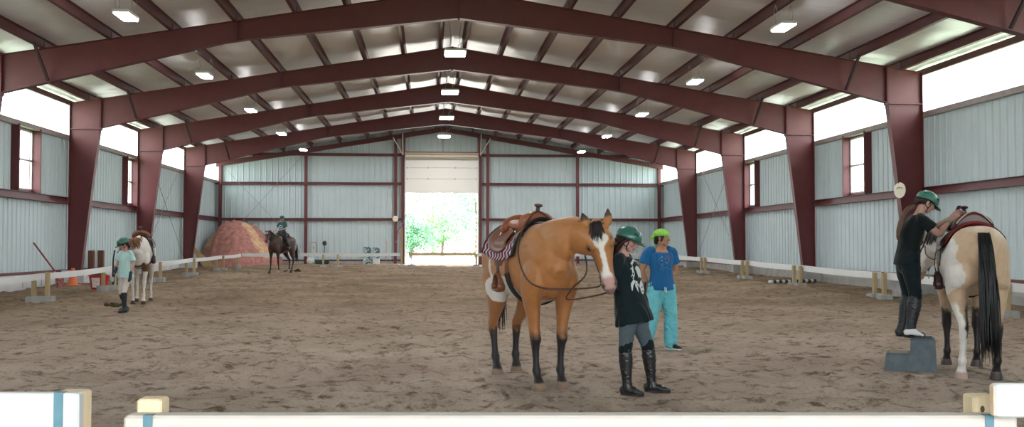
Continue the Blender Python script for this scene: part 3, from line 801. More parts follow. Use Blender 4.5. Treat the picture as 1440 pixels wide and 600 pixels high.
# ================================================================== outside, beyond the door
mb = MB(); mb.add([(-60,YE+.25,.38),(60,YE+.25,.38),(60,160,.38),(-60,160,.38)],[(0,1,2,3)]); struct(mb.build('floor_outside_gravel', mat('pale_gravel', rgb(216,212,200), rough=.95, var=.06, vscale=1)))
mb = MB(); mb.add([(-80,-60,-.06),(80,-60,-.06),(80,YE+.25,-.06),(-80,YE+.25,-.06)],[(0,1,2,3)]); 
for s, x0_, x1_ in ((0,-80,XL-.2),(1,XR+.2,80)): pass
mb = MB(); mb.box((-80,-60,-.2),(XL-.22,YE+.25,.3)); mb.box((XR+.22,-60,-.2),(80,YE+.25,.3)); mb.box((XL-.22,-60,-.2),(XR+.22,Y0,-.02)); struct(mb.build('floor_outside_grass', mat('outside_grass', rgb(120,140,90), rough=.95, var=.1, vscale=1)))
mb = MB(); mb.box((XL-.1,Y0,-.3),(XR+.1,2.5,-.01)); struct(mb.build('floor_near_sand', mat('near_sand', rgb(176,156,140), rough=.95, var=.1, vscale=3)))
def tree(x, y, h, r, seed, lab, col):
    g = np.random.default_rng(seed)
    root = empty('tree', (x,y,.38), 0, lab, 'tree', 'trees beyond the door')
    mb = MB(); mb.tube([(0,0,0),(.1,0,h*.35),(-.1,.1,h*.7)], [.16,.12,.05], 8)
    for k in range(6):
        a_ = g.uniform(0,2*PI); z = h*g.uniform(.3,.7); mb.tube([(0,0,z),(math.cos(a_)*r*.6,math.sin(a_)*r*.6,z+h*.15)], [.05,.02], 6)
    mb.build('trunk', mat('bark', rgb(96,84,70), rough=.9), root)
    n = 5200; u = g.normal(size=(n,3)); u /= np.linalg.norm(u,axis=1)[:,None]
    lob = 1+.25*np.sin(u[:,0]*5+seed)+.2*np.sin(u[:,2]*7+u[:,1]*4)
    p = u*(g.random(n)**.35)[:,None]*np.array([r,r,h*.48])*lob[:,None]; p[:,2] += h*.56
    p[:,2] = np.maximum(p[:,2], .15)
    s_ = g.uniform(.07,.14,n)
    d1 = g.normal(size=(n,3)); d1 /= np.linalg.norm(d1,axis=1)[:,None]
    d2 = np.cross(d1, g.normal(size=(n,3))); d2 /= np.linalg.norm(d2,axis=1)[:,None]
    v = np.stack([p-d1*s_[:,None], p-d2*s_[:,None]*.5, p+d1*s_[:,None], p+d2*s_[:,None]*.5],1).reshape(-1,3)
    mb = MB(); mb.add(v.tolist(), [(4*i,4*i+1,4*i+2,4*i+3) for i in range(n)])
    mb.build('foliage', col, root)
lf1 = mat('leaf_green', rgb(104,150,92), rough=.6, var=.4, vscale=2); lf2 = mat('leaf_blue_green', rgb(92,138,104), rough=.6, var=.4, vscale=2)
tree(3.6,82,7.6,3.2,1,'large bushy tree filling the right half of the doorway view',lf2)
tree(-2.8,98,11.5,3.6,2,'pale tall tree at the upper left of the doorway view',lf1)
tree(-1.6,88,3.2,2.0,3,'low shrubby tree at the lower left of the doorway view',lf2)
tree(1.2,104,4.6,2.2,4,'small far tree in the middle of the doorway view',lf1)
tree(7.5,100,12,4.5,5,'tree half hidden by the right edge of the doorway',lf1)
tree(-3.6,84,5.0,1.7,7,'rounded shrubby tree by the left jamb of the doorway',lf1)
tree(.3,112,9,4.2,8,'tall pale tree far behind the middle of the doorway',lf2)
tree(-8,104,12,4.5,6,'tree hidden by the left edge of the doorway',lf2)
# ================================================================== organic bodies: lofted volumes fused into one skin
_lin0 = lin
def lin(c): return tuple(.66*x for x in _lin0(c))
def V3(*a): return np.array(a, float)
def unit(v): v = np.asarray(v, float); return v/(np.linalg.norm(v)+1e-12)
def catmull(A, sub):
    A = np.asarray(A, float); n = len(A)
    if n < 3 or sub < 2: return A
    out = []
    for i in range(n-1):
        p0 = A[max(i-1,0)]; p1 = A[i]; p2 = A[i+1]; p3 = A[min(i+2,n-1)]
        for k in range(sub):
            t = k/sub
            out.append(.5*((2*p1)+(-p0+p2)*t+(2*p0-5*p1+4*p2-p3)*t*t+(-p0+3*p1-3*p2+p3)*t**3))
    out.append(A[-1]); return np.array(out)
class Org:
    def __init__(s): s.mb = MB()
    def loft(s, rows, side=(0,1,0), sub=3, n=18, flat=2.0, cap=True):
        """rows: (x,y,z, r_side, r_other[, shift]) along a path; side: approximate direction of r_side"""
        R = catmull([r[:5] for r in rows], sub); R[:,3:5] = np.maximum(R[:,3:5], 1e-3)
        P = R[:,:3]; m = len(P); T = np.gradient(P, axis=0)
        sd = np.asarray(side, float); rings = []
        for i in range(m):
            t = unit(T[i]); a = sd if sd.ndim == 1 else sd[min(i, len(sd)-1)]
            a = unit(a-t*np.dot(a,t)); b = np.cross(t, a)
            rings.append((P[i], a*R[i,3], b*R[i,4], t))
        if cap:
            def c(r, sgn):
                p, a, b, t = r; rr = min(np.linalg.norm(a), np.linalg.norm(b))
                return [(p+sgn*t*rr*.5, a*.82, b*.82, t), (p+sgn*t*rr*.85, a*.45, b*.45, t)]
            rings = c(rings[0],-1)[::-1]+rings+c(rings[-1],1)
        v = []
        for p, a, b, t in rings:
            for k in range(n):
                q = 2*PI*k/n; cx, sx = math.cos(q), math.sin(q)
                e = 2/flat
                v.append(p+a*math.copysign(abs(cx)**e, cx)+b*math.copysign(abs(sx)**e, sx))
        f = []
        for i in range(len(rings)-1):
            for k in range(n): j=(k+1)%n; f.append((i*n+k,i*n+j,(i+1)*n+j,(i+1)*n+k))
        f.append(tuple(range(n-1,-1,-1))); f.append(tuple(range((len(rings)-1)*n,len(rings)*n)))
        s.mb.add([tuple(q) for q in v], f); return s
    def ball(s, c, r, M=None, n=16):
        s.mb.ball(c, r, n, M); return s
    def finish(s, name, material, parent, voxel=.012, smooth=3, color=None, disp=None, sm_fac=.5):
        me = bpy.data.meshes.new(name); me.from_pydata(s.mb.v, [], s.mb.f); me.update()
        o = bpy.data.objects.new(name, me); C.objects.link(o)
        r = o.modifiers.new('r','REMESH'); r.mode = 'VOXEL'; r.voxel_size = voxel; r.adaptivity = 0
        if smooth:
            q = o.modifiers.new('s','SMOOTH'); q.factor = sm_fac; q.iterations = smooth
        dg = bpy.context.evaluated_depsgraph_get()
        me2 = bpy.data.meshes.new_from_object(o.evaluated_get(dg)); me2.name = name
        o.modifiers.clear(); o.data = me2; bpy.data.meshes.remove(me)
        n = len(me2.vertices); co = np.empty(n*3); me2.vertices.foreach_get('co', co); co = co.reshape(-1,3)
        if disp is not None:
            no = np.empty(n*3); me2.vertices.foreach_get('normal', no); no = no.reshape(-1,3)
            co = co+disp(co, no); me2.vertices.foreach_set('co', co.ravel())
        if color is not None:
            cc = np.ones((n,4)); cc[:,:3] = color(co)
            a = me2.color_attributes.new('Col','FLOAT_COLOR','POINT'); a.data.foreach_set('color', cc.ravel())
        me2.polygons.foreach_set('use_smooth', [True]*len(me2.polygons)); me2.update()
        me2.materials.clear(); me2.materials.append(material)
        o.parent = parent
        return o
def n3(co, s, seed=0):
    """cheap smooth 3-D noise, -1..1"""
    r = np.random.default_rng(seed); out = np.zeros(len(co))
    for k in range(5):
        d = r.normal(size=3); d /= np.linalg.norm(d); out += np.sin((co@d)*2*PI/s*(.7+.6*r.random())+r.random()*6.3)
    return out/3
def wrinkle(amp, s, seed=0, stretch=(1,1,1)):
    def f(co, no):
        c = co*np.array(stretch); h = n3(c+.25*s*np.stack([n3(c,s*1.7,seed+3)]*3,1), s, seed)
        return no*(amp*(np.abs(h)-.5)*1.4)[:,None]
    return f
def C3(r,g,b): return np.array(lin((r/255,g/255,b/255)))
def blend(base, mask, col): return base*(1-mask[:,None])+col*mask[:,None]
def sstep(a, b, x): t = np.clip((x-a)/(b-a), 0, 1); return t*t*(3-2*t)

M_coat = mat('horse_coat', rough=.48, spec=.35, vcol=True, var=.07, vscale=14, sheen=.15, bump=.06, bscale=60)
M_hair_black = mat('black_hair', rgb(34,30,32), rough=.5, spec=.4, var=.3, vscale=20)
M_eye = mat('dark_eye', rgb(24,16,14), rough=.08, spec=.8)
M_leather = mat('tan_leather', rgb(132,78,52), rough=.45, spec=.45, var=.14, vscale=9, bump=.1, bscale=50)
M_leather_l = mat('light_leather', rgb(172,96,62), rough=.42, spec=.5, var=.08, vscale=10)
M_leather_d = mat('dark_leather', rgb(70,40,38), rough=.4, spec=.5, var=.15, vscale=10)
M_strap = mat('strap_leather', rgb(84,56,46), rough=.5)
M_metal = mat('buckle_metal', rgb(200,196,190), rough=.25, metal=.9)
M_fleece = mat('fleece', rgb(225,215,195), rough=.95, bump=.4, bscale=80)

# trunk profile of the horse: x, z centre, half width, half height
TRUNK = np.array([(-.88,1.26,.10,.13),(-.80,1.27,.19,.235),(-.64,1.265,.265,.300),(-.44,1.24,.280,.315),(-.20,1.185,.275,.315),(.05,1.165,.280,.330),(.28,1.19,.265,.355),(.48,1.235,.235,.360),(.62,1.235,.200,.290),(.72,1.21,.170,.220),(.765,1.18,.12,.14)])
TR = catmull(TRUNK, 6)
def trunk(x): return tuple(np.interp(x, TR[:,0], TR[:,k]) for k in (1,2,3))
def tsurf(x, a, off=0.0):
    """point on the trunk at angle a from the spine, positive towards the horse's left"""
    z, w, h = trunk(x)
    return (x, (w+off)*math.sin(a), z+(h+off)*math.cos(a)-.0)
FRONT = [(.46,.10,1.26,.10,.20),(.56,.145,1.08,.105,.175),(.54,.165,.93,.085,.13),(.53,.16,.80,.066,.092),(.53,.152,.64,.048,.062),(.535,.148,.53,.046,.052),(.545,.147,.475,.047,.052),(.535,.147,.42,.036,.040),(.53,.146,.31,.027,.034),(.53,.146,.215,.029,.036),(.533,.146,.178,.039,.043),(.555,.146,.128,.031,.034),(.572,.146,.088,.041,.044),(.585,.146,.05,.053,.058),(.595,.146,.008,.062,.068)]
HIND = [(-.52,.10,1.28,.12,.25),(-.52,.155,1.10,.125,.245),(-.48,.175,.95,.108,.19),(-.52,.172,.83,.086,.135),(-.60,.165,.71,.062,.09),(-.69,.156,.61,.045,.064),(-.737,.15,.545,.043,.062),(-.735,.15,.47,.038,.048),(-.72,.148,.35,.029,.036),(-.707,.148,.24,.030,.037),(-.70,.148,.197,.040,.045),(-.675,.148,.14,.032,.036),(-.658,.148,.092,.043,.046),(-.648,.148,.05,.054,.058),(-.64,.148,.008,.063,.067)]
HEADP = [(-.05,-.03,.055,.070),(.0,-.035,.078,.098),(.12,-.052,.098,.122),(.24,-.064,.106,.138),(.36,-.062,.094,.128),(.48,-.050,.074,.100),(.62,-.038,.060,.078),(.76,-.034,.055,.066),(.87,-.034,.060,.066),(.95,-.038,.054,.056),(1.0,-.044,.036,.038)]
def frame3(F, U):
    F = unit(F); U = unit(np.asarray(U,float)-F*np.dot(F,U)); S = np.cross(U, F)   # S = horse's left when F forward
    return F, U, S
def horse(root, neck, poll, F, U, color, legs=None, HL=.60, voxel=.013, girth=1.0, legk=1.0, hsc=1.0):
    global TR
    TR = catmull(TRUNK, 6); TR[:,2] *= girth; TR[:,3] *= 1+(girth-1)*.35
    """legs: dict FL,FR,HL,HR -> (dx,dy[,lift]) hoof offsets"""
    legs = legs or {}
    F, U, S = frame3(F, U); poll = np.array(poll, float)
    g = Org()
    g.loft([(x,0,z,w*girth,h*(1+(girth-1)*.35)) for x,z,w,h in TRUNK], side=(0,1,0), sub=4, n=28, flat=2.15)
    g.loft([(-.70,0,1.40,.12,.14),(-.5,0,1.42,.20,.13),(-.3,0,1.40,.16,.09)], sub=3)     # loin and croup
    g.loft([(.58,0,1.42,.13,.15),(.70,0,1.27,.145*girth,.14),(.72,0,1.12,.15*girth,.12),(.64,0,.98,.13*girth,.10)], sub=4)
    g.loft([(.30,0,1.44,.05,.10),(.46,0,1.50,.05,.11),(.62,0,1.46,.06,.12)], sub=3)      # withers
    for nm, base, s in (('FL',FRONT,1),('FR',FRONT,-1),('HL',HIND,1),('HR',HIND,-1)):
        d = legs.get(nm, (0,0)); dx, dy = d[0], d[1]; lift = d[2] if len(d) > 2 else 0
        top = 1.0; rows = []
        for (x,y,z,rw,rl) in base:
            t = max(0, min(1, (top-z)/top)); k = t
            bend = math.sin(PI*min(1,max(0,(top-z)/top)))*lift
            lk = legk if z > .1 else 1+(legk-1)*.6
            rows.append((x+dx*k+bend*.6, s*y*(1+(girth-1)*.5)+dy*k, z+lift*max(0,(t-.35))/.65, rw*lk, rl*lk))
        g.loft(rows, side=(0,1,0), sub=3, n=16)
        if nm[0] == 'F':
            g.ball((.62,s*.12,1.08),(.10,.085,.16))
        else:
            kx = .455; g.ball((-.785+dx*kx,s*.15+dy*kx,.572),(.026,.022,.04)); g.ball((-.74,s*.13,1.12),(.10,.10,.19))
    g.loft(neck, side=(0,1,0) if neck[0][3] > 0 else (0,1,0), sub=4, n=20)
    H = lambda t, s, u: poll+F*(t*HL)+S*s+U*u
    hs = HL/.60*hsc
    g.loft([tuple(H(t,0,c*hs))+(w*hs,h*hs) for t,c,w,h in HEADP], side=tuple(S), sub=4, n=20, flat=2.3)
    M = Matrix((tuple(F),tuple(S),tuple(U))).transposed()
    for s in (-1,1):
        g.ball(H(.285,s*.084*hs,.042*hs),(.040*hs,.024*hs,.022*hs),M)             # brow
        g.ball(H(.24,s*.068*hs,-.115*hs),(.10*hs,.034*hs,.085*hs),M)           # jowl
        g.ball(H(.90,s*.042*hs,-.012*hs),(.045*hs,.024*hs,.032*hs),M)          # nostril
        e0 = H(.0,s*.068*hs,.02*hs); e1 = H(-.15,s*.092*hs,.045*hs); e2 = H(-.225,s*.100*hs,.050*hs)
        sd = unit(S*.9+U*.1*s)
        g.loft([tuple(e0)+(.032*hs,.024*hs),tuple(H(-.08,s*.085*hs,.03*hs))+(.038*hs,.020*hs),tuple(e1)+(.030*hs,.015*hs),tuple(e2)+(.010*hs,.010*hs)], side=tuple(sd), sub=3, n=12)
    g.ball(H(.93,0,-.088*hs),(.045*hs,.036*hs,.026*hs),M)                      # chin
    def hc(co):
        d = co-poll; return d@F/HL, d@S/hs, d@U/hs
    def disp(co, no):
        t, s, u = hc(co); near = (np.abs(t-.5) < .8)
        dn = np.exp(-(((t-.925)/.030)**2+((np.abs(s)-.048)/.012)**2+((u+.004)/.020)**2)*1.1)*near
        de = np.exp(-(((t-.305)/.035)**2+((np.abs(s)-.10)/.03)**2+((u-.006)/.016)**2))*near*.35
        mo = np.exp(-((u+.072+.0*t)/.006)**2)*sstep(.78,.84,t)*(t<1.1)*near*.35
        ear = sstep(-.06,-.10,t)*sstep(.012,.022,u-.02-.0*t)*(np.abs(np.abs(s)-.07)<.03)*0
        mus = .006*n3(co,.33,4)*(co[:,2]>.8)*(t<0)
        return -no*(dn*.024+de*.010+mo*.012)[:,None]+no*mus[:,None]
    o = g.finish('body', M_coat, root, voxel, 4, color=lambda co: color(co, *hc(co)), disp=disp)
    for s in (-1,1):
        mb = MB(); mb.ball(tuple(H(.315,s*.095*hs,.030*hs)),(.023*hs,.019*hs,.019*hs),14,M); mb.build('eye', M_eye, root, smooth=True)
    return H, S
def strands(name, material, parent, roots, dirs, L, n, wid, seed, grav=.6, taper=True, curve=.1, core=None):
    """bundle of tapering hair locks; roots(u)->point, dirs(u)->start direction"""
    g = np.random.default_rng(seed); mb = MB()
    for k in range(n):
        u = (k+g.random())/n; p = np.array(roots(u, g), float); d = unit(np.array(dirs(u, g), float)+g.normal(size=3)*curve)
        ln = L(u)*g.uniform(.75,1.08); seg = 6; pts = [p.copy()]
        for i in range(seg):
            d = unit(d+np.array([0,0,-grav])+g.normal(size=3)*.05); p = p+d*ln/seg; pts.append(p.copy())
        w = wid*g.uniform(.6,1.3)
        mb.tube(pts, [(w,w*.55)]*2+[(w*.95,w*.5),(w*.85,w*.45),(w*.7,w*.38),(w*.45,w*.25),(w*.12,w*.1)], 5)
    if core: mb.tube([tuple(q[:3]) for q in core], [(q[3],q[4]) for q in core], 12)
    return mb.build(name, material, parent, smooth=True)
def sheet(mb, fn, nu, nv, th=.008):
    """thick sheet: fn(u,v,off)"""
    A = [fn(i/nu,j/nv,th) for i in range(nu+1) for j in range(nv+1)]; B = [fn(i/nu,j/nv,0) for i in range(nu+1) for j in range(nv+1)]
    n = nv+1; o = len(A); f = []
    for i in range(nu):
        for j in range(nv):
            a,b,c,d = i*n+j,(i+1)*n+j,(i+1)*n+j+1,i*n+j+1; f.append((a,b,c,d)); f.append((o+d,o+c,o+b,o+a))
    for i in range(nu):
        f.append((i*n,o+i*n,o+(i+1)*n,(i+1)*n)); f.append((i*n+nv,(i+1)*n+nv,o+(i+1)*n+nv,o+i*n+nv))
    for j in range(nv):
        f.append((j,j+1,o+j+1,o+j)); f.append((nu*n+j,o+nu*n+j,o+nu*n+j+1,nu*n+j+1))
    mb.add(A+B, f)
def wsurf(x, a, off):
    """surface the tack lies on: trunk plus withers ridge"""
    z, w, h = trunk(x); zz = z+h
    wi = .05*math.exp(-((x-.46)/.17)**2)+.02*math.exp(-((x+.5)/.2)**2)
    p = tsurf(x, a, off); return (p[0], p[1], p[2]+wi*max(0, math.cos(a))**3)
def chevron(name, cols):
    m = bpy.data.materials.new(name); m.use_nodes = True; nt = m.node_tree; N = nt.nodes; L = nt.links; b = N['Principled BSDF']
    b.inputs['Roughness'].default_value = .95
    tc = N.new('ShaderNodeTexCoord'); s = N.new('ShaderNodeSeparateXYZ'); L.new(tc.outputs['Object'], s.inputs[0])
    def mth(op, a, bv=None):
        n = N.new('ShaderNodeMath'); n.operation = op
        L.new(a, n.inputs[0]) if not isinstance(a, float) else setattr(n.inputs[0],'default_value',a)
        if bv is not None:
            (L.new(bv, n.inputs[1]) if not isinstance(bv,(float,int)) else setattr(n.inputs[1],'default_value',bv))
        return n.outputs[0]
    zig = mth('MULTIPLY', mth('PINGPONG', s.outputs['Z'], .04), 1.3)
    t = mth('FRACT', mth('MULTIPLY', mth('ADD', s.outputs['X'], zig), 1/.17))
    r = N.new('ShaderNodeValToRGB'); r.color_ramp.interpolation = 'CONSTANT'; L.new(t, r.inputs['Fac'])
    els = r.color_ramp.elements
    els[0].position = 0; els[0].color = cols[0]; els[1].position = cols[1][0]; els[1].color = cols[1][1]
    for p, c in cols[2:]: e = els.new(p); e.color = c
    L.new(r.outputs['Color'], b.inputs['Base Color']); return m
M_chev = chevron('chevron_weave', [rgb(235,225,230),(.22,rgb(40,34,40)),(.34,rgb(186,60,120)),(.55,rgb(240,232,236)),(.70,rgb(130,34,84)),(.86,rgb(40,34,40))])
def western_saddle(root_loc, rz_, k, label, cat, leather, light, mseat=None, stirrup_dx=0.0, blanket_label=None, bl_mat=None, bl_edge=None, bl_x=(-.42,.36), bl_a=1.15, lower=1.0, sides=(1,-1)):
    """saddle (one thing) and blanket (another) in the horse's own frame"""
    if blanket_label:
        b = empty('saddle_blanket', root_loc, rz_, blanket_label, 'saddle blanket'); b.scale = (k,k,k)
        mb = MB(); x0, x1 = bl_x
        sheet(mb, lambda u,v,t: wsurf(x0+(x1-x0)*u, -bl_a+2*bl_a*v, .018+t), 26, 40, .014); mb.build('weave', bl_mat, b, smooth=True)
        if bl_edge:
            for e in (x0-.012, x1-.035):
                mb = MB(); sheet(mb, lambda u,v,t: wsurf(e+.05*u, -bl_a*1.01+2.02*bl_a*v, .016+t), 3, 40, .018); mb.build('edging', bl_edge, b, smooth=True)
    r = empty('saddle', root_loc, rz_, label, cat); r.scale = (k,k,k)
    # skirts
    mb = MB()
    def sk(u,v,t):
        x = -.42+.66*u; w = 1.18-.22*abs(2*u-1)**3-.18*(u>.8)*(u-.8)*5; return wsurf(x, (-w+2*w*v), .036+t)
    sheet(mb, sk, 22, 30, .012); mb.build('skirt', leather, r, smooth=True)
    mb = MB(); sheet(mb, lambda u,v,t: wsurf(-.345+.63*u, (-.93+1.86*v)*(1-.22*abs(2*u-1)**3), .032+t), 16, 24, .006); mb.build('fleece_lining', M_leather_d if mseat else M_fleece, r, smooth=True)
    # seat, cantle, swell fused
    g = Org(); z0 = 1.165+.33+.045
    g.loft([(-.26,0,z0+.075,.16,.05),(-.18,0,z0+.05,.155,.045),(-.04,0,z0+.035,.125,.045),(.10,0,z0+.075,.11,.055),(.20,0,z0+.13,.10,.06)], side=(0,1,0), sub=3)
    g.loft([(-.255,-.175,z0+.02,.03,.045),(-.275,-.15,z0+.09,.028,.035),(-.30,-.075,z0+.135,.026,.03),(-.305,0,z0+.148,.026,.03),(-.30,.075,z0+.135,.026,.03),(-.275,.15,z0+.09,.028,.035),(-.255,.175,z0+.02,.03,.045)], side=(1,0,0), sub=3)
    g.loft([(.20,-.15,z0+.03,.05,.05),(.215,-.125,z0+.105,.055,.055),(.225,0,z0+.15,.055,.05),(.215,.125,z0+.105,.055,.055),(.20,.15,z0+.03,.05,.05)], side=(1,0,0), sub=3)
    g.finish('seat', light, r, .010, 3)
    if mseat:
        mb = MB(); sheet(mb, lambda u,v,t: (-.345+.012*math.cos(PI*(v-.5))-t*0-(t)*1.0, -.165+.33*v, z0-.03+u*(.03+.185*math.cos((v-.5)*2.5))), 6, 18, .012); mb.build('cantle_back', mseat, r, smooth=True)
    # horn
    mb = MB(); mb.tube([(.23,0,z0+.16),(.245,0,z0+.20),(.262,0,z0+.235)], [.03,.021,.020], 12); 
    mb.lathe([(.018,-.012),(.036,-.004),(.044,.006),(.040,.016),(.02,.022)], n=18, M=Matrix.Translation((.268,0,z0+.245)) @ Matrix.Rotation(.25,4,'Y')); mb.build('horn', M_leather_d, r, smooth=True)
    for s in sides:
        # seat jockey flap, fender with stirrup leather, stirrup, strings
        mb = MB(); sheet(mb, lambda u,v,t: wsurf(-.20+.36*u, s*(.35+.55*v*(math.sin(PI*u)**.5)), .052+t), 14, 10, .010); mb.build('seat_jockey', light, r, smooth=True)
        def fe(u,v,t):
            a = .55+.62*v; wd = .10+.08*math.sin(PI*min(1,v*.9))**1
            x = .06+(stirrup_dx-.04)*v+(u-.5)*2*wd*.95
            if v < .62: p = wsurf(x, s*a, .066+t)
            else:
                p = wsurf(x, s*(.55+.62*.62), .066+t); p = (p[0], p[1]+s*.012*(v-.62), p[2]-(v-.62)*.62*lower)
            return p
        mb = MB(); sheet(mb, fe, 8, 18, .010); mb.build('fender', leather, r, smooth=True)
        q = fe(.5,1,0); mb = MB(); 
        mb.bar((q[0],q[1],q[2]+.06),(q[0]+.01,q[1]+s*.005,q[2]-.12),.075,.02,up=(0,1,0)); mb.build('stirrup_leather', M_leather_d, r)
        cx, cy, cz = q[0]+.01, q[1]+s*.005, q[2]-.20
        st = Org(); ring = []
        for i in range(13):
            a_ = PI*(1.0-i/12); ring.append((cx+.088*math.cos(a_)*(1 if i not in (0,12) else 1.05), cy, cz+.02+.11*math.sin(a_), .038, .016))
        st.loft(ring, side=(0,1,0), sub=2, n=10); st.loft([(cx-.096,cy,cz+.02,.042,.018),(cx-.08,cy,cz-.035,.048,.02),(cx+.08,cy,cz-.035,.048,.02),(cx+.096,cy,cz+.02,.042,.018)], side=(0,1,0), sub=2, n=10)
        st.finish('stirrup', leather, r, .007, 2)
        mb = MB()
        for xx in (.19,-.24):
            p1 = wsurf(xx, s*.62, .058); p0 = wsurf(xx,s*.62,.05); mb.tube([p0,(p1[0],p1[1]+s*.008,p1[2])], .019, 12)
        mb.build('concho', M_metal, r)
        mb = MB(); p = wsurf(-.24,s*.62,.066); mb.tube([p,(p[0]-.01,p[1]+s*.02,p[2]-.10),(p[0]+.01,p[1]+s*.01,p[2]-.22)], .006, 5); mb.tube([p,(p[0]-.03,p[1]+s*.02,p[2]-.08),(p[0]-.03,p[1]+s*.01,p[2]-.19)], .006, 5); mb.build('saddle_string', leather, r)
    # cinch
    for s in sides:
        mb = MB(); sheet(mb, lambda u,v,t: tsurf(.21+.05*u, s*(.9+1.05*v), .016+t), 2, 14, .009); mb.build('latigo', leather, r, smooth=True)
    mb = MB(); sheet(mb, lambda u,v,t: tsurf(.195+.09*u, 1.75+(2*PI-3.5)*v, .014+t), 3, 36, .012); mb.build('cinch', mat('black_cinch', rgb(34,32,34), rough=.8), r, smooth=True)
    return r
def strap(mb, pts, w=.012, t=.004, sub=5):
    P = catmull(pts, sub); mb.tube([tuple(p) for p in P], w/2, 6)
def bridle(parent, H, hs=1.0, mat_=None):
    """headstall, throat latch, cheek pieces and bit as parts of one bridle"""
    m = mat_ or M_strap
    mb = MB()
    for s in (-1,1):
        strap(mb, [H(-.03,0,.066*hs),H(-.02,s*.062*hs,.03*hs),H(.06,s*.094*hs,-.03*hs),H(.25,s*.112*hs,-.06*hs),H(.5,s*.085*hs,-.06*hs),H(.74,s*.064*hs,-.06*hs)], .016)
    mb.build('headstall', m, parent)
    mb = MB(); strap(mb, [H(.02,.085*hs,-.06*hs),H(.10,.085*hs,-.16*hs),H(.14,0,-.215*hs),H(.10,-.085*hs,-.16*hs),H(.02,-.085*hs,-.06*hs)], .011); mb.build('throat_latch', m, parent)
    for s in (-1,1):
        mb = MB(); c = H(.76,s*.068*hs,-.062*hs); 
        mb.tube([H(.70,s*.068*hs,-.050*hs),c,H(.80,s*.070*hs,-.10*hs),H(.86,s*.070*hs,-.15*hs)], .007, 6); mb.ball(tuple(c),(.016,.016,.016),8); mb.build('bit_shank', M_metal, parent)
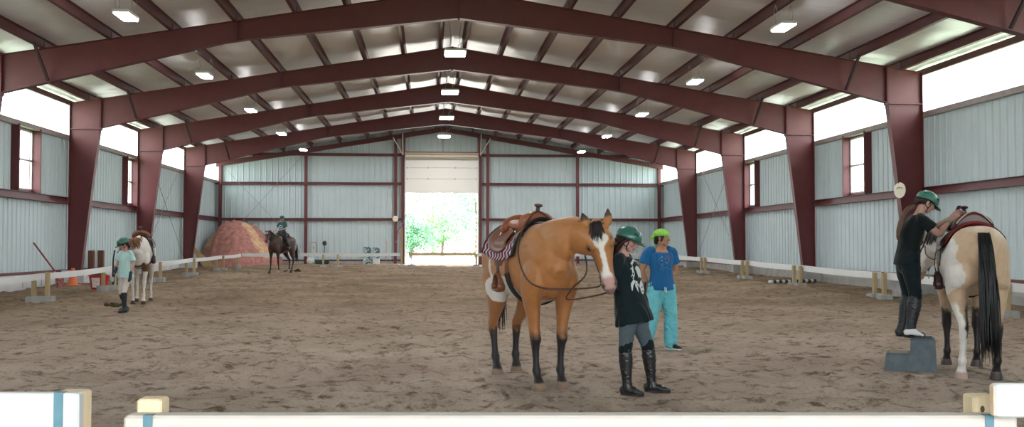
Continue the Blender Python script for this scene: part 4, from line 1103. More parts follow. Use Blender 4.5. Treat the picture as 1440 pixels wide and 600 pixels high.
# ================================================================== people
M_skin = mat('skin', rough=.5, spec=.35, vcol=True, sheen=.05)
M_hair_brown = mat('dark_brown_hair', rgb(62,42,36), rough=.5, spec=.4, var=.3, vscale=20)
def person(root, J, skin=(214,160,138), face=None, R=1.0, voxel=.006, hands=None, hs=1.0, lips=(190,110,108), brow=(70,50,42)):
    """one continuous body grown round the joints J; returns head mapping function"""
    g = Org(); k = R
    P = lambda n: np.array(J[n], float)
    S = unit(P('shL')-P('shR')); SH = unit(P('hipL')-P('hipR'))
    pel, che, nb = P('pelvis'), P('chest'), P('neck')
    mid = (pel+che)/2
    g.loft([tuple(pel-unit(che-pel)*.06)+(.13*k,.085*k), tuple(pel)+(.155*k,.105*k), tuple(pel*.7+mid*.3)+(.150*k,.10*k), tuple(mid)+(.118*k,.085*k), tuple(che)+(.140*k,.105*k), tuple(che*.45+nb*.55)+(.145*k,.085*k), tuple(nb-unit(nb-che)*.035)+(.085*k,.06*k)], side=tuple(unit(S+SH)), sub=3, n=20)
    F, U, Sh = frame3(J['headF'], J['headU']); hc = P('head')
    H = lambda f, s, u: hc+F*f*hs+Sh*s*hs+U*u*hs
    g.loft([tuple(nb-unit(nb-che)*.03)+(.056*k,.052*k), tuple(nb*.5+(H(-.012,0,-.075))*.5)+(.048*k,.050*k), tuple(H(-.012,0,-.06))+(.050*k,.055*k)], side=tuple(Sh), sub=3, n=14)
    for s, c in (('L',1),('R',-1)):
        sh, el, wr = P('sh'+s), P('el'+s), P('wr'+s)
        a = unit(np.cross(unit(el-sh), unit(wr-el)+1e-3)); 
        g.loft([tuple(nb*.35+sh*.65+np.array([0,0,-.01]))+(.045*k,.042*k), tuple(sh+np.array([0,0,-.012]))+(.044*k,.044*k), tuple(sh*.6+el*.4)+(.044*k,.045*k), tuple(el)+(.036*k,.037*k), tuple(el*.72+wr*.28)+(.037*k,.037*k), tuple(el*.3+wr*.7)+(.029*k,.026*k), tuple(wr)+(.025*k,.019*k)], side=tuple(a), sub=3, n=14)
        hp, kn, an = P('hip'+s), P('kn'+s), P('an'+s)
        g.loft([tuple(hp+np.array([0,0,.03]))+(.080*k,.090*k), tuple(hp*.75+kn*.25)+(.080*k,.086*k), tuple(hp*.35+kn*.65)+(.062*k,.066*k), tuple(kn)+(.050*k,.054*k), tuple(kn*.72+an*.28)+(.050*k,.056*k), tuple(kn*.4+an*.6)+(.040*k,.043*k), tuple(an)+(.031*k,.036*k)], side=tuple(SH), sub=3, n=14)
        toe = P('toe'+s); d = unit(toe-an*np.array([1,1,0])-toe*np.array([0,0,1])) if False else unit((toe-an)*np.array([1,1,.0]))
        heel = np.array([an[0]-d[0]*.045, an[1]-d[1]*.045, toe[2]])
        g.loft([tuple(heel+np.array([0,0,.04]))+(.024,.024), tuple((heel+toe)/2+np.array([0,0,.040]))+(.026,.022), tuple(toe*.85+heel*.15+np.array([0,0,.034]))+(.026,.013), tuple(toe*.95+heel*.05+np.array([0,0,.030]))+(.02,.010)], side=tuple(np.cross([0,0,1.],d)), sub=2, n=12)
        g.loft([tuple(an)+(.032,.036), tuple(an+d*.01+np.array([0,0,-.05]))+(.032,.045)], side=tuple(np.cross([0,0,1.],d)), sub=1, n=12)
    # head
    M = Matrix((tuple(F),tuple(Sh),tuple(U))).transposed(); b = lambda f,s,u,r: g.ball(H(f,s,u),tuple(q*hs for q in r),M)
    b(-.005,0,.035,(.097,.077,.080)); b(.020,0,-.010,(.068,.062,.080)); b(.036,0,-.058,(.044,.044,.040)); b(.052,0,-.083,(.022,.024,.018))
    for s in (-1,1):
        b(.050,s*.038,-.018,(.028,.025,.026)); b(.012,s*.052,-.045,(.036,.016,.034)); b(-.008,s*.075,-.002,(.016,.010,.030)); b(.066,s*.030,.032,(.020,.028,.010))
        b(.086,s*.011,-.030,(.012,.009,.008))
    g.loft([tuple(H(.078,0,.020))+(.010*hs,.010*hs), tuple(H(.090,0,-.002))+(.011*hs,.012*hs), tuple(H(.102,0,-.024))+(.013*hs,.012*hs), tuple(H(.088,0,-.036))+(.013*hs,.008*hs)], side=tuple(Sh), sub=2, n=10)
    b(.076,0,-.055,(.013,.022,.0055)); b(.074,0,-.065,(.013,.019,.0060))
    # hands
    for s, c in (('L',1),('R',-1)):
        hd = (hands or {}).get(s)
        if hd is None: continue
        wr = P('wr'+s); D = unit(hd['D']); N = unit(np.array(hd['N'],float)-D*np.dot(D,hd['N'])); T = np.cross(D, N)*(1 if hd.get('thumb',1) > 0 else -1)
        cu = hd.get('curl',.5); q = hd.get('s',1.0)
        W = lambda d,t,n: tuple(wr+D*d*q+T*t*q+N*n*q)
        g.loft([W(-.005,0,0)+(.025*q,.018*q),W(.03,0,0)+(.035*q,.016*q),W(.065,0,0)+(.041*q,.014*q),W(.088,0,0)+(.038*q,.011*q)], side=tuple(T), sub=2, n=14, flat=2.6)
        for i, (t, L) in enumerate(((.030,.070),(.010,.078),(-.011,.073),(-.031,.058))):
            p = np.array(W(.080,t,0)); d = D.copy(); pts = [tuple(p)+(.0095*q,.0095*q)]; cc = cu if not hasattr(cu,'__len__') else cu[i]
            d = unit(D+T*t*.9)
            for j, (fr, bend) in enumerate(((.45,.25),(.30,.75),(.25,.6))):
                ang = cc*bend*1.6; d = unit(d*math.cos(ang)+N*math.sin(ang)); p = p+d*L*fr*q; pts.append(tuple(p)+((.0090-.0009*j)*q,)*2)
            g.loft(pts, side=tuple(T), sub=2, n=8)
        p = np.array(W(.020,.024,.004)); d = unit(D*.75+T*.75+N*.25); pts = [tuple(p)+(.014*q,.012*q)]
        for j, L in enumerate((.035,.028,.022)):
            p = p+d*L*q; pts.append(tuple(p)+((.0115-.0012*j)*q,)*2); d = unit(d+D*.25+N*.25*(.5+cu if not hasattr(cu,'__len__') else 1))
        g.loft(pts, side=tuple(N), sub=2, n=8)
    sk = C3(*skin)
    def col(co):
        d = co-hc; f, s_, u = (d@F)/hs, (d@Sh)/hs, (d@U)/hs
        c = np.repeat(sk[None],len(co),0); near = (np.abs(f)<.14)&(np.abs(s_)<.1)&(u>-.12)&(u<.13)
        c = blend(c, near*np.exp(-((np.abs(s_)-.042)/.018)**2-((u+.03)/.022)**2)*(f>.02)*.35, C3(min(255,skin[0]+6),skin[1]-34,skin[2]-28))
        c = blend(c, near*(f>.066)*sstep(.026,.020,np.abs(s_))*sstep(.0105,.007,np.abs(u+.0605))*.6, C3(*lips))
        c = blend(c, near*(f>.05)*sstep(.004,.0025,np.abs(u+.0605))*(np.abs(s_)<.021)*.7, C3(lips[0]-70,lips[1]-50,lips[2]-50))
        bl = near*(f>.04)*sstep(.008,.004,np.abs(u-.040+.12*(np.abs(s_)-.03)**1))*sstep(.052,.046,np.abs(s_))*sstep(.012,.016,np.abs(s_))
        c = blend(c, bl*.85, C3(*brow))
        c = blend(c, near*(f>.05)*np.exp(-((np.abs(s_)-.031)/.016)**2-((u-.016)/.010)**2)*.35, C3(skin[0]-50,skin[1]-50,skin[2]-45))
        return c
    o = g.finish('body', M_skin, root, voxel, 2, color=col, sm_fac=.4)
    # eyes
    for s in (-1,1):
        mb = MB(); mb.ball(tuple(H(.068,s*.0315,.015)),(.0135*hs,)*3,12,M); e = mb.build('eye', mat('eye_white', rgb(232,226,220), rough=.2), root, smooth=True)
        mb = MB(); mb.ball(tuple(H(.0795,s*.0325,.013)),(.0035*hs,.0058*hs,.0058*hs),10,M); mb.build('iris', mat('iris_brown', rgb(40,28,24), rough=.1), e, smooth=True)
        g2 = MB(); g2.ball(tuple(H(.069,s*.0315,.0185)),(.0150*hs,.0165*hs,.0120*hs),12,M); g2.build('eyelid', mat('lid_'+'_'.join(map(str,skin)), rgb(skin[0]-26,skin[1]-30,skin[2]-26), rough=.6), root, smooth=True)
    return H, M, (F, U, Sh), o
def helmet(root, H, M, hs, shell=(58,122,112), cover=0, visor=True, trim=(26,34,34)):
    """riding helmet: shell, rim, visor, vents, harness"""
    ax, ay, az = .132, .106, .104; cz = .044
    def pt(t, a, g_=1.0, dz=0):
        # a=0 forward; lower edge dips at the back
        low = 1
        f = math.sin(t)*math.cos(a)*ax*g_; s = math.sin(t)*math.sin(a)*ay*g_; u = math.cos(t)*az*g_
        return H(-.008+f, s, cz+u+dz)
    hc = np.array(H(0,0,0))
    mb = MB(); n = 32; rows = 11; v = []; f = []
    def tmax(a): return PI*.5+ .16+.16*(1-math.cos(a))*.5-.10*math.exp(-((abs(((a+PI)%(2*PI))-PI)-1.6)/.5)**2)
    for side_ in (1.0, .93):
        for i in range(rows+1):
            for kx in range(n):
                a = 2*PI*kx/n; t = tmax(a)*i/rows; v.append(tuple(pt(max(t,.001), a, side_)))
    for i in range(rows):
        for kx in range(n):
            j=(kx+1)%n; f.append((i*n+kx,(i+1)*n+kx,(i+1)*n+j,i*n+j)); o=(rows+1)*n; f.append((o+i*n+j,o+(i+1)*n+j,o+(i+1)*n+kx,o+i*n+kx))
    for kx in range(n):
        j=(kx+1)%n; o=(rows+1)*n; f.append((rows*n+kx,o+rows*n+kx,o+rows*n+j,rows*n+j))
    mb.add(v,f); he = empty('helmet'); he.parent = root
    sh = mb.build('helmet', mat('helmet_%d_%d'%shell[:2], rgb(*shell), rough=.32, spec=.5, var=.04), root, smooth=True); bpy.data.objects.remove(he)
    mb = MB(); mb.tube([tuple(pt(tmax(2*PI*i/32), 2*PI*i/32, .985)) for i in range(33)], .0065*hs, 6); mb.build('rim', mat('helmet_trim', rgb(*trim), rough=.5), sh, smooth=True)
    if visor:
        mb = MB(); A = []; 
        for i in range(15):
            a = -1.05+2.1*i/14; p = pt(tmax(a)-.04, a, .99); q = pt(tmax(a)+.05, a, 1.0)
            ext = .062*math.cos(a*1.35)**.7 if abs(a)*1.35 < PI/2 else 0
            A += [tuple(p), tuple(np.array(H(0,0,0))*0+np.array(q)+(np.array(H(1,0,-.28))-hc)/np.linalg.norm(np.array(H(1,0,-.28))-hc)*ext*hs)]
        B = [tuple(np.array(p)-(np.array(H(0,0,1))-hc)/hs*.006) for p in A]; F_ = []
        for i in range(14): F_ += [(2*i,2*i+2,2*i+3,2*i+1),(30+2*i+1,30+2*i+3,30+2*i+2,30+2*i),(2*i+1,2*i+3,30+2*i+3,30+2*i+1),(2*i,30+2*i,30+2*i+2,2*i+2)]
        mb.add(A+B,F_); mb.build('visor', mat('helmet_visor', rgb(shell[0]-16,shell[1]-30,shell[2]-26), rough=.4), sh, smooth=True)
    for s in (-1,1):
        mb = MB()
        mb.tube([tuple(pt(1.25, s*.55, 1.006)), tuple(pt(1.10, s*.75, 1.012)), tuple(pt(1.12, s*1.0, 1.008))], [.004*hs,.008*hs,.004*hs], 6)
        mb.build('vent', mat('helmet_trim'), sh, smooth=True)
        mb = MB(); mb.tube([tuple(H(.035,s*.083,-.0)),tuple(H(.025,s*.080,-.045)),tuple(H(.030,s*.050,-.088)),tuple(H(.035,0,-.104))], .0050*hs, 6)
        mb.tube([tuple(H(-.055,s*.080,.0)),tuple(H(-.01,s*.079,-.04)),tuple(H(.022,s*.078,-.052))], .0045*hs, 6); mb.build('chin_strap', mat('helmet_trim'), sh, smooth=True)
    return sh
def shirt(root, J, m, R=1.0, hem=.10, sleeve=.55, sl_r=.07, flare=0, name='shirt', ease=.018, voxel=.009, seed=1, wr=.006, shL_only=None, hemlift=0, neckr=.085, nd=.022):
    P = lambda n: np.array(J[n], float); g = Org(); k = R; e = ease
    S = unit(P('shL')-P('shR')); SH = unit(P('hipL')-P('hipR')); pel, che, nb = P('pelvis'), P('chest'), P('neck'); mid = (pel+che)/2
    ax = unit(che-pel); lo = pel-ax*hem
    g.loft([tuple(lo)+(.158*k+e+flare,.115*k+e+flare), tuple(pel*.6+lo*.4)+(.160*k+e+flare*.8,.112*k+e+flare*.8), tuple(mid)+(.132*k+e+flare*.5,.096*k+e+flare*.5), tuple(che)+(.148*k+e,.112*k+e), tuple(che*.45+nb*.55)+(.152*k+e*.55,.090*k+e*.5), tuple(nb-unit(nb-che)*nd)+(neckr*k,.066*k)], side=tuple(unit(S+SH)), sub=4, n=26, cap=False)
    for s in 'LR':
        sh, el = P('sh'+s), P('el'+s); d = unit(el-sh); en = sh+(el-sh)*sleeve
        a = unit(np.cross(d, S)+1e-6)
        g.loft([tuple(nb*.5+sh*.5+np.array([0,0,-.012]))+(.054*k+e*.3,.050*k+e*.3), tuple(sh+np.array([0,0,-.012]))+(.053*k+e*.3,.054*k+e*.3), tuple((sh+en)/2)+(.052*k+e*.7,sl_r*k*.85+e*.3), tuple(en)+(.056*k+e,sl_r*k+e*.6)], side=tuple(a), sub=4, n=18, cap=False)
    return g.finish(name, m, root, voxel, 3, disp=wrinkle(wr, .16, seed, (1,1,.6)))
def trousers(root, J, m, R=1.0, ease=.010, end=1.0, name='trousers', loose=0, cuff=None, voxel=.009, seed=3, wr=.004, top=.05):
    P = lambda n: np.array(J[n], float); g = Org(); k = R; e = ease; SH = unit(P('hipL')-P('hipR')); pel, che = P('pelvis'), P('chest'); ax = unit(che-pel)
    g.loft([tuple(pel-ax*.10)+(.125*k+e,.085*k+e), tuple(pel-ax*.03)+(.160*k+e,.112*k+e), tuple(pel+ax*top)+(.150*k+e,.104*k+e), tuple(pel+ax*(top+.07))+(.132*k+e,.092*k+e)], side=tuple(SH), sub=3, n=22)
    for s in 'LR':
        hp, kn, an = P('hip'+s), P('kn'+s), P('an'+s); en = an*end+kn*(1-end) if end <= 1 else an+(an-kn)*(end-1)
        L = loose; c = cuff if cuff else 0
        mid2 = (kn+en)/2
        g.loft([tuple(hp+np.array([0,0,.03]))+(.086*k+e,.094*k+e), tuple(hp*.75+kn*.25)+(.086*k+e+L*.5,.090*k+e+L*.5), tuple(hp*.35+kn*.65)+(.066*k+e+L,.070*k+e+L), tuple(kn)+(.054*k+e+L,.058*k+e+L), tuple(mid2)+(.050*k+e+L*1.1+c*.3,.055*k+e+L*1.1+c*.3), tuple(en)+(.036*k+e+L+c,.042*k+e+L+c)], side=tuple(SH), sub=4, n=18)
    return g.finish(name, m, root, voxel, 3, disp=wrinkle(wr, .11, seed, (1,1,1.3)))
def boots(root, J, m, R=1.0, topf=.92, name='boot', sole=None, ankle=True, voxel=.007, foot_only=False, foot_m=None, e=.010, seed=8, heel_h=.02):
    P = lambda n: np.array(J[n], float); SH = unit(P('hipL')-P('hipR')); k = R
    for s in 'LR':
        g = Org(); kn, an, toe = P('kn'+s), P('an'+s), P('toe'+s)
        d = unit((toe-an)*np.array([1,1,0.])); up = np.array([0,0,1.]); sd = tuple(np.cross(up,d)); z0 = toe[2]
        L = np.linalg.norm((toe-an)[:2])
        B = lambda f,u: (an[0]+d[0]*f, an[1]+d[1]*f, z0+u)
        if not foot_only:
            top = an+(kn-an)*topf
            g.loft([tuple(top)+(.056*k+e*.7,.060*k+e*.7), tuple(kn*.70+an*.30)+(.053*k+e,.060*k+e), tuple(kn*.45+an*.55)+(.045*k+e,.050*k+e), tuple(kn*.15+an*.85)+(.034*k+e,.038*k+e), tuple(an)+(.034*k+e,.042*k+e), B(.012,.045)+(.034+e,.048+e)], side=sd, sub=3, n=18)
        else:
            g.loft([tuple(an+np.array([0,0,.0]))+(.036*k+e,.042*k+e), B(.01,.04)+(.034+e,.046+e)], side=sd, sub=2, n=16)
        g.loft([B(-.055,.045)+(.026+e*.5,.030+e), B(-.02,.046)+(.031+e*.6,.036+e), B(L*.35,.044)+(.034+e*.6,.034+e*.6), B(L*.7,.032)+(.040+e*.4,.022+e*.5), B(L*.98,.026)+(.034+e*.3,.016+e*.4), B(L*1.07,.022)+(.018,.012)], side=sd, sub=3, n=16, flat=2.3)
        o = g.finish(name, m, root, voxel, 2, disp=wrinkle(.0035,.05,seed))
        mb = MB(); v = []
        out = [(-.065,.020),(-.068,0),(-.065,-.020),(-.04,-.033),(L*.3,-.034),(L*.7,-.044),(L*1.0,-.032),(L*1.10,0),(L*1.0,.032),(L*.7,.044),(L*.3,.034),(-.04,.033)]
        sdv = np.cross(up,d); P2 = [(an[0]+d[0]*a+sdv[0]*b_, an[1]+d[1]*a+sdv[1]*b_) for a, b_ in out]
        mb.prism(P2, 'z', z0-.004, z0+.018); 
        if heel_h: mb.prism([(an[0]+d[0]*a+sdv[0]*b_, an[1]+d[1]*a+sdv[1]*b_) for a, b_ in ((-.062,.026),(-.062,-.026),(.01,-.03),(.01,.03))], 'z', z0-.004, z0+.03)
        mb.build('sole', sole or mat('dark_sole', rgb(40,38,38), rough=.7), o)
def decal(shirt_o, root, name, m, polys, origin, ex, ez, n, off=.003, res=.012):
    """print laid onto the cloth: polygons in (a,b) metres, projected along n onto the shirt"""
    from mathutils.bvhtree import BVHTree
    bvh = BVHTree.FromPolygons([v.co.copy() for v in shirt_o.data.vertices], [tuple(p.vertices) for p in shirt_o.data.polygons])
    O = Vector(origin); EX = Vector(ex).normalized(); EZ = Vector(ez).normalized(); Nn = Vector(n).normalized()
    mb = MB()
    def inside(a, b, poly):
        c = False; j = len(poly)-1
        for i in range(len(poly)):
            if (poly[i][1] > b) != (poly[j][1] > b) and a < (poly[j][0]-poly[i][0])*(b-poly[i][1])/(poly[j][1]-poly[i][1])+poly[i][0]: c = not c
            j = i
        return c
    A = [p[0] for q in polys for p in q]; B = [p[1] for q in polys for p in q]
    na = int((max(A)-min(A))/res)+1; nb_ = int((max(B)-min(B))/res)+1; cache = {}
    def proj(i, j):
        if (i,j) not in cache:
            p = O+EX*(min(A)+i*res)+EZ*(min(B)+j*res)
            h = bvh.ray_cast(p+Nn*.6, -Nn, 1.2); cache[(i,j)] = None if h[0] is None else tuple(h[0]+Nn*off)
        return cache[(i,j)]
    for i in range(na):
        for j in range(nb_):
            a = min(A)+(i+.5)*res; b = min(B)+(j+.5)*res
            if sum(inside(a,b,q) for q in polys) % 2 == 1:
                q = [proj(i,j),proj(i+1,j),proj(i+1,j+1),proj(i,j+1)]
                if all(q): 
                    if max((Vector(x)-Vector(q[0])).length for x in q) < res*5: mb.add(q,[(0,1,2,3)])
    if mb.f: return mb.build(name, m, shirt_o)
def stroke(pts, w):
    """closed polygon around a polyline, width w (or list)"""
    P = [np.array(p) for p in pts]; L_ = []; R_ = []
    for i, p in enumerate(P):
        t = unit(P[min(i+1,len(P)-1)]-P[max(i-1,0)]); n = np.array([-t[1],t[0]]); ww = (w[i] if hasattr(w,'__len__') else w)/2
        L_.append(tuple(p+n*ww)); R_.append(tuple(p-n*ww))
    return L_+R_[::-1]
def hair_cap(root, H, m, seed, back=.0, parts=None, extra=(), r=(.100,.086,.082), c=(-.018,0,.038), M=None, voxel=.007):
    g = Org(); g.ball(H(*c), r, M)
    for rows in extra: g.loft([tuple(H(*q[:3]))+tuple(q[3:]) for q in rows], side=tuple(np.array(H(0,1,0))-np.array(H(0,0,0))), sub=3, n=14)
    def disp(co, no): return no*(.0035*np.sin(co[:,0]*420+co[:,1]*380+n3(co,.08,seed)*3))[:,None]
    return g.finish('hair', m, root, voxel, 2, disp=disp)
# ================================================================== dun horse in the middle
def local(root_xy, rz_):
    c, s = math.cos(rz_), math.sin(rz_)
    def f(lx, ly, k=1.0): return (root_xy[0]+k*(lx*c-ly*s), root_xy[1]+k*(lx*s+ly*c))
    return f
HX = {}
def dun():
    k = 1.03; loc = (1.05,11.0,GB(11)); rz_ = math.radians(-75)
    r = empty('horse', loc, rz_, 'golden dun horse with a white blaze and black lower legs, saddled, in the middle', 'horse'); r.scale = (k,k,k)
    f = local(loc[:2], rz_)
    legs = {'FR':(.02,.035),'FL':(-.02,-.03),'HR':(.02,.03),'HL':(-.15,-.02)}
    for nm,(bx,by) in {'FR':(.59,-.146),'FL':(.59,.146),'HR':(-.64,-.148),'HL':(-.64,.148)}.items():
        d = legs[nm]; p = f(bx+d[0], by+d[1], k); STAND.append((p[0],p[1],.17))
    poll = (1.06,.295,1.565); F = (.14,.07,-.60); U = (.93,-.40,.25)
    gold = C3(196,130,76); gold2 = C3(214,156,102); black = C3(40,34,36); white = C3(252,246,240); pink = C3(206,160,152); grey = C3(92,78,74); hoof = C3(150,124,104)
    def color(co, t, s, u):
        x,y,z = co.T; n = n3(co,.09,2)*.012+n3(co,.03,5)*.006
        c = np.repeat(gold[None],len(co),0)
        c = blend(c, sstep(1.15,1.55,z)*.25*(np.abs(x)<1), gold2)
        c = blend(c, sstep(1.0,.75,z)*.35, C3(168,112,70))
        fr = x > 0
        kn = np.where(fr, .52, .50)+n*2
        c = blend(c, sstep(kn+.05,kn-.05,z), black)
        c = blend(c, (sstep(.62,.50,z)*sstep(.02,.0,np.abs(z-.42)-.18))*0, black)
        c = blend(c, sstep(.075+n*.3,.055+n*.3,z), hoof)
        # white patch low on the off side belly
        d = ((x+.10)/.40)**2+((z-.93)/.17)**2
        c = blend(c, sstep(1.05,.95,d+n*6)*(y<.08)*(z<1.3), white)
        c = blend(c, sstep(1.1,.9,((x+.33)/.035)**2+((z-1.12)/.13)**2)*(y<0), white)
        hd = (t>-.1)&(t<1.2)&(np.abs(s)<.2)&(u>-.3)&(u<.2)&(x>.75)
        c = blend(c, hd*sstep(-.02,.2,t)*.12, C3(150,100,66))
        w = np.interp(t,[.08,.13,.19,.27,.35,.45,.6,.70,.82,1.0],[.0,.030,.060,.052,.026,.015,.015,.030,.046,.046])
        bl = hd*sstep(w+.006,w-.004,np.abs(s+.006)+n*.6)*sstep(-.06,-.03,u)
        c = blend(c, bl, white)
        c = blend(c, hd*sstep(.76,.84,t)*sstep(.055,.04,np.abs(s))*.95, pink)
        c = blend(c, hd*sstep(.76,.86,t)*sstep(.034,.050,np.abs(s))*.85, grey)
        c = blend(c, hd*sstep(.97,1.0,t)*.6, grey)
        c = blend(c, hd*np.exp(-((t-.925)/.022)**2-((np.abs(s)-.046)/.012)**2)*sstep(-.05,-.02,u), C3(60,40,40))
        c = blend(c, hd*np.exp(-(((t-.315)/.050)**2+((np.abs(s)-.100)/.024)**2+((u-.034)/.040)**2))*1.0, C3(52,38,34))
        ear = (t<-.10)&(x>.7)&(z>1.6)
        er = ear*(u>.012)*(np.abs(s)>.05)*(np.abs(s)<.14); c = blend(c, er*sstep(-.15,-.22,t)*1.0, black); c = blend(c, er*(u>.036)*sstep(-.10,-.13,t)*.85, C3(46,34,32))
        return c
    neck = [(.42,0,1.27,.185,.32),(.62,.0,1.36,.160,.285),(.80,.05,1.45,.138,.225),(.91,.12,1.485,.122,.18),(.98,.18,1.44,.112,.155),(1.03,.26,1.40,.10,.125)]
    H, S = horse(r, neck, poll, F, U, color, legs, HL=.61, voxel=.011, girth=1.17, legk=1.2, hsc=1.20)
    HX['dun'] = (H, S, r)
    strands('forelock', M_hair_black, r, lambda u,g: H(-.07+.07*g.random(), (u-.5)*.085-.015, .088), lambda u,g: unit(H(1,0,0)-H(0,0,0))*.9+(H(0,(u-.65)*.7,.16)-H(0,0,0)), lambda u: .10+.08*abs(math.sin(u*7)), 80, .007, 3, grav=.35, curve=.22)
    crest = catmull([(.48,0,1.60),(.64,.01,1.635),(.80,.06,1.665),(.91,.12,1.64),(.98,.19,1.58)], 6)
    def rt(u,g): i = u*(len(crest)-1); a = int(i); b = min(a+1,len(crest)-1); return crest[a]+(crest[b]-crest[a])*(i-a)+np.array([0,.055,-.055])
    strands('mane', M_hair_black, r, rt, lambda u,g: (.1,.9,-.15), lambda u: .22, 130, .011, 4, grav=.7)
    strands('tail', M_hair_black, r, lambda u,g: (-.905+.02*g.random(), (u-.5)*.09+.0, 1.36+.04*g.random()), lambda u,g: (-.25,.0,-.8), lambda u: .90, 90, .013, 5, grav=.8, curve=.06)
    br = empty('bridle', loc, rz_, 'brown leather bridle with metal bit on the golden dun horse', 'bridle'); br.scale = (k,k,k)
    bridle(br, H)
    # reins from the bit shanks back to the saddle horn, hanging down the off side of the neck
    for s, nm in ((-1,1),(1,-1)):
        a = H(.86,s*.070,-.15); mb = MB()
        if s < 0: pts = [a, a+V3(-.06,-.06,-.03), V3(.98,-.12,.98), V3(.80,-.29,1.04), V3(.60,-.325,1.24), V3(.46,-.27,1.46), V3(.32,-.10,1.68), V3(.27,0,1.735)]
        else: pts = [a, a+V3(-.05,.03,-.08), V3(1.02,.02,.88), V3(.90,.10,.98),V3(.84,.27,1.12),V3(.66,.32,1.34), V3(.45,.24,1.52), V3(.30,.05,1.70), V3(.27,0,1.735)]
        strap(mb, pts, .017); mb.build('rein', M_strap, br)
    western_saddle(loc, rz_, k, 'brown western saddle with a dark horn on the golden dun horse', 'saddle', M_leather, M_leather_l,
        stirrup_dx=-.06, blanket_label='white, magenta and black zigzag saddle blanket on the golden dun horse', bl_mat=M_chev, bl_edge=mat('black_edging', rgb(38,34,38), rough=.8), bl_a=1.38, bl_x=(-.50,.37))
dun()

